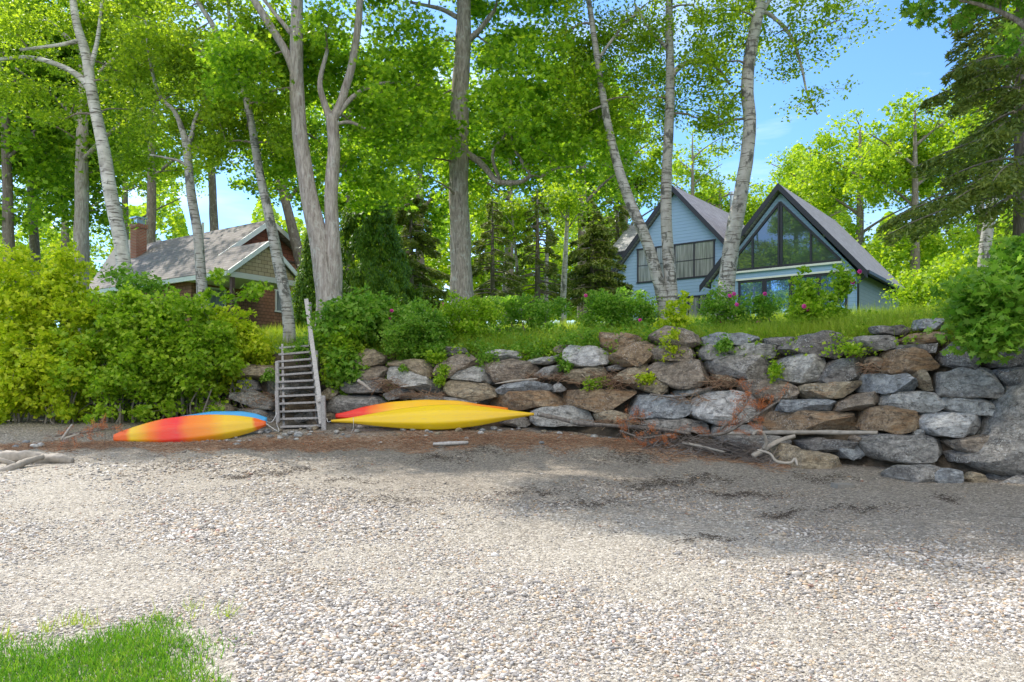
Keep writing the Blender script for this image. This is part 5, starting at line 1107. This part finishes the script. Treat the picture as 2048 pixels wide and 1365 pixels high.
def kayak(label, A, B, roll, st, mt, cockpit=True, chine=.0):
    """st: rows of (t 0..1 along the hull, half beam, hull depth, end rise)"""
    A = Vector(A); B = Vector(B); L = (B - A).length; C = (A + B) / 2
    xdir = (B - A).normalized(); zup = Vector((0, 0, 1)); y = zup.cross(xdir).normalized(); z = xdir.cross(y)
    M = Matrix((xdir, y, z)).transposed().to_4x4() @ Matrix.Rotation(roll, 4, 'X')
    root = empty('kayak', C, 0, label, 'kayak'); root.rotation_euler = M.to_euler()
    T = [s[0] for s in st]; n_ = 64; K = 44; vs = []; tt = []
    def f(i_, t): return float(np.interp(t, T, [s[i_] for s in st]))
    def sm(i_, t): return sum(f(i_, min(1, max(0, t + d))) for d in (-.03, -.015, 0, .015, .03)) / 5
    for i_ in range(n_ + 1):
        t = i_ / n_; x = (t - .5) * L; b_ = sm(1, t); d = sm(2, t); rz = sm(3, t)
        for j in range(K):
            a = 2 * math.pi * j / K; ca, sa = math.cos(a), math.sin(a)
            if sa >= 0:      # deck side
                yy = b_ * math.copysign(abs(ca) ** .9, ca); zz = .38 * d * sa ** .8
            else:            # hull: hard chine with flattish bottom and a keel line
                q_ = abs(ca) ** .75; yy = b_ * math.copysign(q_, ca); zz = -d * (.70 * min(1, (1 - q_) / .22) ** .8 + (.36 * (1 - q_ / .78) if q_ < .78 else 0))
            vs.append((x, yy, zz + rz)); tt.append(t)
    fs = [(i_ * K + j, i_ * K + (j + 1) % K, (i_ + 1) * K + (j + 1) % K, (i_ + 1) * K + j) for i_ in range(n_) for j in range(K)]
    fs += [tuple(range(K - 1, -1, -1)), tuple(n_ * K + j for j in range(K))]
    me = bpy.data.meshes.new('hull'); me.from_pydata(vs, [], fs); me.update()
    at_ = me.attributes.new('tt', 'FLOAT', 'POINT'); at_.data.foreach_set('value', tt)
    h = link_mesh('hull', me, mt, root, None, True)
    # cockpit rim on the deck side
    bm_ = max(s[1] for s in st); dm = max(s[2] for s in st)
    r1 = MB(); k = 28; pts = [(math.cos(2 * math.pi * i_ / k) * L * .14 - .05 * L, math.sin(2 * math.pi * i_ / k) * bm_ * .62, dm * .40) for i_ in range(k + 1)]
    r1.tube(pts, [.018] * (k + 1), 6, caps=False); r1.build('cockpit_rim', M_trim, root, smooth=True)
    for s in (-1, 1):
        hnd = MB(); x = s * L * .46; hnd.tube([(x - .05, 0, .05 + st[0 if s < 0 else -1][3]), (x, 0, .09 + st[0 if s < 0 else -1][3]), (x + .05, 0, .05 + st[0 if s < 0 else -1][3])], [.008] * 3, 5); hnd.build('handle', M_trim, root, smooth=True)
    return root
KY1 = kayak_mat('orange_red_yellow_plastic', [(0, (.85, .13, .01)), (.09, (.85, .14, .01)), (.13, (.86, .55, .02)), (.17, (.86, .48, .02)), (.24, (.9, .22, .01)), (.34, (.88, .06, .02)), (.43, (.86, .04, .03)), (.50, (.90, .20, .01)), (.64, (.90, .30, .01)), (.74, (.88, .52, .02)), (.91, (.86, .54, .02)), (.935, (.88, .15, .01)), (1, (.88, .13, .01))])
KY2 = kayak_mat('bright_yellow_plastic', [(0, (.82, .50, .01)), (.5, (.88, .58, .01)), (1, (.82, .49, .01))])
KY3 = kayak_mat('red_to_yellow_plastic', [(0, (.80, .02, .01)), (.18, (.84, .04, .01)), (.27, (.90, .30, .01)), (.36, (.90, .50, .01)), (.72, (.90, .48, .01)), (.82, (.88, .26, .01)), (1, (.86, .20, .01))])
KY4 = kayak_mat('sky_blue_plastic', [(0, (.05, .32, .62)), (1, (.07, .38, .68))])
kayak('orange, red and yellow kayak lying on its side left of the stairs', at(228, 876, 16.25), at(532, 847, 16.75), R(-118),
      [(0, .06, .06, .02), (.03, .13, .10, .02), (.10, .17, .14, .01), (.2, .245, .19, 0), (.33, .325, .22, 0), (.48, .345, .23, 0), (.64, .32, .22, 0), (.8, .245, .19, 0), (.92, .16, .13, .01), (.98, .08, .08, .02), (1, .03, .04, .02)], KY1)
kayak('sky blue kayak mostly hidden behind the orange and red one', at(290, 866, 16.95), at(534, 841, 17.30), R(-112),
      [(0, .05, .06, .02), (.1, .17, .14, .01), (.3, .30, .19, 0), (.55, .34, .2, 0), (.8, .27, .18, 0), (.93, .17, .13, .01), (1, .06, .06, .02)], KY4)
kayak('long pointed yellow kayak lying bottom out beside the stairs', at(663, 843, 16.75), at(1068, 829, 16.35), R(-124),
      [(0, .02, .04, .0), (.1, .06, .06, .0), (.22, .15, .12, 0), (.36, .235, .18, 0), (.5, .29, .21, 0), (.6, .29, .21, 0), (.72, .24, .18, 0), (.84, .14, .12, 0), (.94, .06, .07, .0), (1, .02, .03, .0)], KY2)
kayak('red kayak fading to yellow, lying behind the pointed yellow one', at(672, 832, 17.15), at(1016, 822, 16.95), R(-118),
      [(0, .05, .06, .02), (.06, .09, .08, .02), (.16, .19, .14, 0), (.32, .29, .2, 0), (.52, .32, .22, 0), (.72, .27, .19, 0), (.86, .15, .12, 0), (.95, .11, .09, .01), (1, .06, .06, .01)], KY3)

# ------------------------------------------------------------------ stairs
st0 = at(603, 875, 17.0); sr = empty('beach_stairs', (st0.x, st0.y, st0.z), 0, 'weathered grey wooden stairs with one plank handrail climbing the wall', 'stairs')
def S_(mb, name, mt, par=sr, **k):
    L_ = sr.location; mb.v = [(v[0] - L_.x, v[1] - L_.y, v[2] - L_.z) for v in mb.v]; return mb.build(name, mt, par, **k)
def z7(x, y, Y): return at(480 + x / 4.55, 600 + y / 4.55, Y)
TL = [(375,1229),(368,1157),(358,1086),(352,1019),(343,947),(340,880),(337,810),(334,748),(333,687),(333,624),(335,563),(352,498),(358,438)]
TR = [(750,1222),(738,1147),(722,1076),(708,1005),(700,932),(690,862),(680,795),(670,732),(662,662),(655,598),(648,538),(640,473),(632,418)]
for i_, (l_, r2) in enumerate(zip(TL, TR)):
    Yt = 16.9 + i_ * .15; q = MB(); a_, b_ = z7(*l_, Yt + .03), z7(*r2, Yt)
    q.beam(a_ + Vector((0, .13, 0)), b_ + Vector((0, .13, 0)), .27, .044); S_(q, 'tread', M_wood, bevel=.004)
Ye = 16.9 + 12 * .15
for (x0, y0_, x1, y1_) in ((388, 1262, 362, 425), (722, 1240, 618, 410)):
    q = MB(); q.beam(z7(x0, y0_, 17.1) + Vector((0, .1, 0)), z7(x1, y1_, Ye) + Vector((0, .2, 0)), .045, .22); S_(q, 'stringer', M_wood)
for (x0, y0_, x1, y1_, Y_, w_) in ((768, 1245, 755, 872, 16.95, .095), (345, 1110, 335, 830, 17.15, .075), (700, 760, 692, 462, 18.2, .075), (652, 470, 632, 22, 19.0, .085), (345, 700, 338, 560, 18.1, .08)):
    q = MB(); a_, b_ = z7(x0, y0_, Y_), z7(x1, y1_, Y_); a_.z = min(a_.z, ground_z(a_.x, a_.y) - .1) if Y_ > 17.2 else a_.z; q.beam(a_, b_, w_, w_, up=(0, 1, 0)); S_(q, 'post', M_wood, bevel=.01)
q = MB(); q.beam(z7(728, 930, 17.15), z7(603, -5, 18.9), .04, .095, up=(1, 0, 0)); q.beam(z7(742, 1130, 16.95), z7(700, 870, 17.3) + Vector((.0, .06, 0)), .04, .10, up=(1, 0, 0)); S_(q, 'handrail', M_woodl, bevel=.004)
# ropes
M_rope = plain('white_rope', (.72, .70, .66), .9, 0, .1, 40)
def rope(label, pts, r=.006):
    q = MB(); pp = smooth_path([tuple(p) for p in pts], 6); L_ = Vector(pp[0]); q.tube(pp, [r] * len(pp), 5); o = q.build('rope', M_rope, None, L_, True); return tag(o, label, 'rope')
rope('white rope hanging from the left stair post to the orange kayak', [z7(338, 960, 17.2), z7(330, 1040, 17.1), z7(290, 1110, 17.0), z7(245, 1110, 16.9)])
rope('loose white rope end trailing below the blue kayak tip', [z7(235, 1125, 16.7), z7(300, 1170, 16.7), z7(350, 1198, 16.75), z7(350, 1170, 16.9), z7(335, 1130, 17.1), z7(345, 1040, 17.2)])
rope('thin white cord hanging over the left end of the yellow kayak', [z7(1030, 1072, 16.3), z7(1033, 1120, 16.3), z7(1030, 1170, 16.35), z7(1010, 1210, 16.4)], .005)
rope('white cord tied from the right stair post to the yellow kayak tip', [z7(790, 1075, 16.95), z7(800, 1110, 16.9), z7(835, 1105, 16.8)], .006)

# ------------------------------------------------------------------ driftwood, debris
def stick(name, label, pts, mt='driftwood', group=None, forks=(), k=9, lift=0, cat='driftwood'):
    """pts: (px, py, width px, distance)"""
    def cv(L): return smooth_path([(*at(p[0], p[1], p[3]), p[2] / F * p[3] / 2) for p in L], 6)
    q = MB(); pp = cv(pts); q.tube([p[:3] for p in pp], [max(.004, p[3]) * random.uniform(.86, 1.12) for p in pp], k, .45); L_ = Vector(pp[0][:3])
    root = q.build(name, BARK[mt] if mt in BARK else mt, None, L_, True)
    for f_ in forks:
        q = MB(); pp = cv(f_); q.tube([p[:3] for p in pp], [max(.003, p[3]) for p in pp], k, .25); q.v = [tuple(Vector(v) - L_) for v in q.v]; q.build('branch', BARK[mt] if mt in BARK else mt, root, None, True)
    return tag(root, label, cat, group)
Y_ = bY(925)
stick('driftwood_log', 'thick bleached broken log lying at the left edge of the beach', [(-60,908,20,13.6),(10,914,24,13.5),(50,915,21,13.4),(85,919,25,13.4),(118,919,19,13.3),(146,923,12,13.3)], k=14)
stick('driftwood_log', 'smooth forked grey driftwood limb resting against the bleached log', [(-40,960,18,12.2),(20,938,17,12.5),(50,925,14,12.9),(85,914,12,13.2)], forks=[[(30,930,12,12.6),(0,920,9,12.5),(-40,908,7,12.5)]], k=10)
stick('driftwood_stick', 'long thin curved stick lying flat on the pebbles at left', [(38,966,5,11.7),(75,968,6,11.6),(120,963,6,11.7),(160,959,5,11.9)])
stick('driftwood_stick', 'slender stick with a bent end right of the long curved one', [(190,960,5,11.8),(215,961,5,11.8),(240,964,5,11.6),(262,969,3,11.5)])
stick('wood_plank', 'pale squared board lying on the gravel right of the stairs', [(866,889,7,15.2),(900,888,8,15.2),(936,885,8,15.3)], M_woodl, k=4, cat='board')
stick('fallen_branch', 'long grey fallen branch stretching right from the yellow kayak tip', [(1076,828,9,16.2),(1110,836,9,16.0),(1160,847,9,15.6),(1220,851,8,15.2),(1280,855,8,14.8),(1330,860,7,14.4),(1380,868,5,14.0)], 'dark', cat='branch')
stick('bleached_pole', 'straight bleached pole lying under the rust orange block', [(1440,868,7,14.1),(1530,866,8,13.7),(1640,865,9,13.1),(1755,866,7,12.5)], 'driftwood', k=10)
stick('driftwood_limb', 'twisted hooked driftwood limb beside the sandy ledge', [(1505,914,12,13.1),(1530,898,10,13.1),(1560,882,9,13.2),(1590,872,7,13.2)], forks=[[(1527,898,8,13.05),(1532,885,7,13.0),(1527,868,6,12.95),(1515,862,6,12.95),(1505,870,5,12.95)]])
stick('driftwood_limb', 'pale snaking root lying on the sandy ledge', [(1515,900,4,12.3),(1540,908,5,12.2),(1553,923,6,12.15),(1580,926,5,12.1),(1590,918,6,12.1),(1595,932,5,12.05)])
stick('driftwood_stick', 'short upright stub in the dark weed patch', [(1383,918,6,14.0),(1381,905,6,14.0),(1385,893,5,14.1)])
stick('driftwood_stick', 'grey stick slanting to the right in front of the orange needles', [(1276,877,4,14.7),(1300,888,5,14.5),(1330,896,4,14.3)])
stick('driftwood_stick', 'grey stick crossing the middle of the branch pile', [(1365,886,5,14.1),(1400,893,6,13.9),(1430,900,6,13.7),(1450,905,4,13.6)])
stick('driftwood_stick', 'bent branch rising out of the white boulder gap', [(1300,789,4,15.3),(1350,795,4,15.1),(1385,788,4,15.0),(1420,775,3,15.0)], 'dark')
stick('driftwood_stick', 'short pale stick leaning on the flat dark lens shaped stone', [(716,761,6,17.4),(730,771,6,17.35),(742,781,5,17.3)])
stick('driftwood_stick', 'thin pale branch arching over the light blue grey stone', [(990,768,2,16.9),(1030,762,4,16.8),(1075,758,3,16.8)])
stick('driftwood_stick', 'forked dry stick in the brown debris at left', [(122,880,5,14.6),(135,862,5,14.8),(144,850,4,15.0)], forks=[[(128,878,4,14.6),(145,872,4,14.6),(158,868,3,14.6)]])
# dead evergreen boughs with orange needles
def dead_bough(label, pts, n_=1400, spread=.22):
    pp = smooth_path([(*at(p[0], p[1], p[3]), p[2] / F * p[3] / 2) for p in pts], 8); L_ = Vector(pp[0][:3]); q = MB(); q.tube([p[:3] for p in pp], [max(.003, p[3]) for p in pp], 6, .1)
    root = empty('dead_bough', L_, 0, label, 'branch', 'dead evergreen boughs'); tips = []
    for _ in range(34):
        i_ = random.randrange(2, len(pp)); a_ = Vector(pp[i_][:3]); d = Vector((random.gauss(0, 1), random.gauss(0, .6), random.gauss(.1, .8))).normalized() * spread * random.uniform(.6, 1.8); q.tube([a_, a_ + d * .5 + Vector((0, 0, .02)), a_ + d], [.005, .004, .002], 4, caps=False); tips.append((a_, d))
    o = q.build('limb', BARK['dark'], root, L_, True); o.location = (0, 0, 0)
    n_ = int(n_ * 1.6); sel = RNG.integers(0, 18, n_); t = RNG.random(n_); A_ = np.array([tuple(tips[s][0]) for s in sel]); D = np.array([tuple(tips[s][1]) for s in sel])
    n_ = n_; Pn = A_ + D * (t[:, None] * .8 + .3) + RNG.normal(0, .022, (n_, 3)); Tn = D + RNG.normal(0, .22, (n_, 3)) * .5; B_ = basis(RNG.normal(size=(n_, 3)), Tn)
    o = inst_mesh('needles', NEEDLE[0], NEEDLE[1], Pn, B_, np.stack([RNG.uniform(.02,.05,n_), np.full(n_, .0055), np.full(n_, .01)], -1), LM['rust'], root, L_); o.location = (0, 0, 0)
dead_bough('dead bough with orange needles across the white boulder, right side', [(1560,800,4,13.3),(1530,820,5,13.2),(1495,840,6,13.2),(1450,866,7,13.3),(1400,872,6,13.6)], 1800)
dead_bough('upright dead twigs with orange needles above the white boulder', [(1440,860,6,13.4),(1480,825,5,13.3),(1497,795,4,13.3),(1500,778,3,13.4)], 1300)
dead_bough('rusty needled bough lying low left of the branch pile', [(1350,872,6,14.2),(1320,872,5,14.3),(1285,876,4,14.4),(1240,862,4,14.6)], 1700)
dead_bough('small rusty bough at the foot of the olive stone', [(1290,838,4,14.6),(1270,836,4,14.7),(1250,842,4,14.8)], 700, .15)
dead_bough('rusty twigs lying in front of the hedge at left', [(110,872,5,14.9),(150,868,5,15.0),(190,862,4,15.1),(230,856,3,15.2)], 1100)
# wrack line: uncountable twigs and needles
TW = ([(-.5, -.5, 0), (.5, -.5, 0), (.5, .5, 0), (-.5, .5, 0), (-.5, 0, .8), (.5, 0, .8)], [(0, 1, 5, 4), (2, 3, 4, 5), (0, 3, 2, 1)])
def litter(name, label, P2, l0, l1, th, mt, tilt=.25):
    n_ = len(P2); nn = np.stack([RNG.normal(0, tilt, n_), RNG.normal(0, tilt, n_), np.ones(n_)], -1); T = np.stack([np.ones(n_), RNG.normal(0, .55, n_), RNG.normal(0, .1, n_)], -1)
    L_ = l0 + (l1 - l0) * RNG.random(n_) ** 2.5; t_ = th * RNG.uniform(.5, 1.5, n_)
    return tag(inst_mesh(name, TW[0], TW[1], P2, basis(nn, T), np.stack([L_, t_, t_], -1), mt), label, 'debris', kind='stuff')
def band(n_, px0, px1, off, sd, hump=.05):
    px = RNG.uniform(px0, px1, n_); yf = np.interp(px, WF_PX, WF_Y); o_ = np.interp(px, [p for p, _ in off], [q_ for _, q_ in off])
    sd_ = sd * (.5 + .9 * np.abs(np.sin(px * .013) * np.sin(px * .031 + 1)))
    y = yf - o_ + RNG.normal(0, 1, n_) * sd_; x = (px - 1024) / F * y; h = hump * np.exp(-((y - yf + o_) / sd_) ** 2) * RNG.random(n_)
    k_ = y < yf + .1; return np.stack([x, y, zbeach(x, y) + .012 + h], -1)[k_]
OFF = [(-300, 3.8), (0, 3.6), (230, 3.1), (400, 2.9), (600, 2.5), (800, 1.9), (1024, 1.35), (1200, .95), (1400, .75), (1560, .6)]
M_lit = leaf_mat('dry_debris', [(.1, (.10, .055, .035)), (.45, (.26, .145, .085)), (.8, (.42, .28, .17)), (.97, (.55, .46, .36))], (1, 1, 1), .05, .9)
litter('wrack_line', 'brown line of dry weed, needles and twigs washed along the top of the beach', band(60000, -200, 1580, OFF, .36), .02, .20, .0055, M_lit)
litter('needle_litter', 'orange dead needles scattered in the washed up debris', band(12000, -100, 1520, OFF, .24), .02, .07, .005, LM['rust'])
litter('brush_pile', 'tangle of dry grey sticks heaped before the white boulder', band(800, 1290, 1550, [(1260, .8), (1560, .65)], .30, .32), .12, .75, .010, plain('grey_sticks', (.20, .165, .14), .85, 0, .4, 4), .7)
def flakes(n_, cs):
    P2 = []; cs = [(a, b, c, d, int(e * .8)) for a, b, c, d, e in cs]
    for (px, py, rx, ry, m_) in cs:
        u = RNG.normal(0, .5, (m_, 2)); qx = px + u[:, 0] * rx * 1.5; qy = py + u[:, 1] * ry * 2.2 + 4 * np.sin(qx * .07); Yg = 2973.0 / (qy - 705); P2.append(np.stack([(qx - 1024) / F * Yg, Yg], -1))
    P2 = np.concatenate(P2); return np.stack([P2[:, 0], P2[:, 1], zbeach(P2[:, 0], P2[:, 1]) + .014], -1)
FL = flakes(0, [(480, 953, 35, 3, 300), (575, 945, 45, 3, 350), (880, 920, 50, 4, 500), (960, 907, 40, 4, 400), (1270, 918, 60, 4, 900), (1310, 970, 55, 5, 700), (1400, 960, 60, 4, 500), (1480, 990, 70, 4, 500), (1560, 1030, 30, 3, 250), (1060, 985, 60, 4, 300), (1720, 1020, 80, 4, 300), (780, 1000, 60, 4, 250), (1200, 880, 60, 4, 500), (1180, 1010, 60, 5, 300), (1890, 1000, 20, 4, 150), (700, 965, 60, 3, 200), (330, 935, 60, 3, 200), (1420, 1080, 50, 4, 150), (1640, 960, 50, 4, 350)])
litter('dark_seaweed', 'dark dried seaweed scraps strewn over the upper beach', FL, .008, .07, .006, plain('black_weed', (.06, .045, .032), .9, 0, .3, 8), .3)
# brush in wall pockets
def pocket(n_, cs):
    P2 = []
    for (px, py, rx, ry, m_) in cs:
        for _ in range(m_): P2.append(tuple(wallpoint(px + random.gauss(0, rx * .5), py + random.gauss(0, ry * .5), random.uniform(.05, .45))))
    return np.array(P2)
litter('dry_brush', 'dry twigs and dead leaves lodged in the joints of the wall', pocket(0, [(1215, 762, 60, 14, 420), (1090, 755, 60, 8, 160), (770, 770, 40, 14, 260), (1440, 765, 40, 14, 160), (840, 790, 60, 6, 200), (520, 800, 60, 20, 200), (1740, 735, 20, 12, 70), (1370, 800, 50, 8, 90), (1240, 845, 60, 6, 160), (620, 800, 30, 40, 120)]), .06, .42, .008, M_lit, .9)
# cinder block
q = MB(); a_ = at(1685, 975, 11.0); q.box(-.20, -.16, -.09, .09, 0, .09); q.box(.16, .20, -.09, .09, 0, .09); q.box(-.16, .16, -.09, -.06, 0, .087); q.box(-.16, .16, .06, .09, 0, .087); q.box(-.16, .16, -.06, .06, .055, .085)
o = q.build('concrete_block', plain('weathered_concrete', (.22, .20, .17), .9, 0, .2, 14, .5)); o.location = (a_.x, a_.y, zbeach(a_.x, a_.y) - .01); o.rotation_euler = (.12, .05, .35); o.scale = (.75, .75, .75); tag(o, 'small dark concrete block half buried before the sandy ledge', 'block')
# cobbles at the foot of the stairs
cob = []
for _ in range(150):
    px = random.choice([random.uniform(400, 700), random.uniform(640, 1000), random.uniform(400, 700), random.uniform(950, 1300), random.uniform(-40, 140)]); yf = yfoot_px(px); y = yf - np.interp(px, [0, 400, 700, 1300], [3.6, 2.2, 1.3, .4]) + random.gauss(0, .33)
    cob.append(((px - 1024) / F * y, y, random.uniform(.04, .12)))
V_ = []; F_ = []
for i_, (x, y, s) in enumerate(cob):
    sub = ICO_V * (1 + RNG.uniform(-.15, .15, (12, 1))) * np.array([s, s * .8, s * .55]); ang = random.random() * 6.3; ca, sa = math.cos(ang), math.sin(ang); sub = sub @ np.array([[ca, sa, 0], [-sa, ca, 0], [0, 0, 1]])
    me = bpy.data.meshes.new('cobble'); me.from_pydata([tuple(v) for v in sub], [], ICO_F); o = link_mesh('cobble', me, RM_[random.choice(['pale', 'white', 'grey', 'pale', 'tan', 'blue'])], None, (x, y, float(zbeach(x, y)) + s * .3), True)
    md = o.modifiers.new('s', 'SUBSURF'); md.levels = 1; md.render_levels = 2
    pxx = 1024 + x / y * F; where = 'by the bleached log at left' if pxx < 300 else 'before the orange kayak' if pxx < 545 else 'at the foot of the stairs' if pxx < 665 else 'in front of the yellow kayak' if pxx < 1060 else 'beneath the fallen branch'; tag(o, 'loose pale fist sized cobble ' + where, 'cobble', 'loose cobbles ' + where)
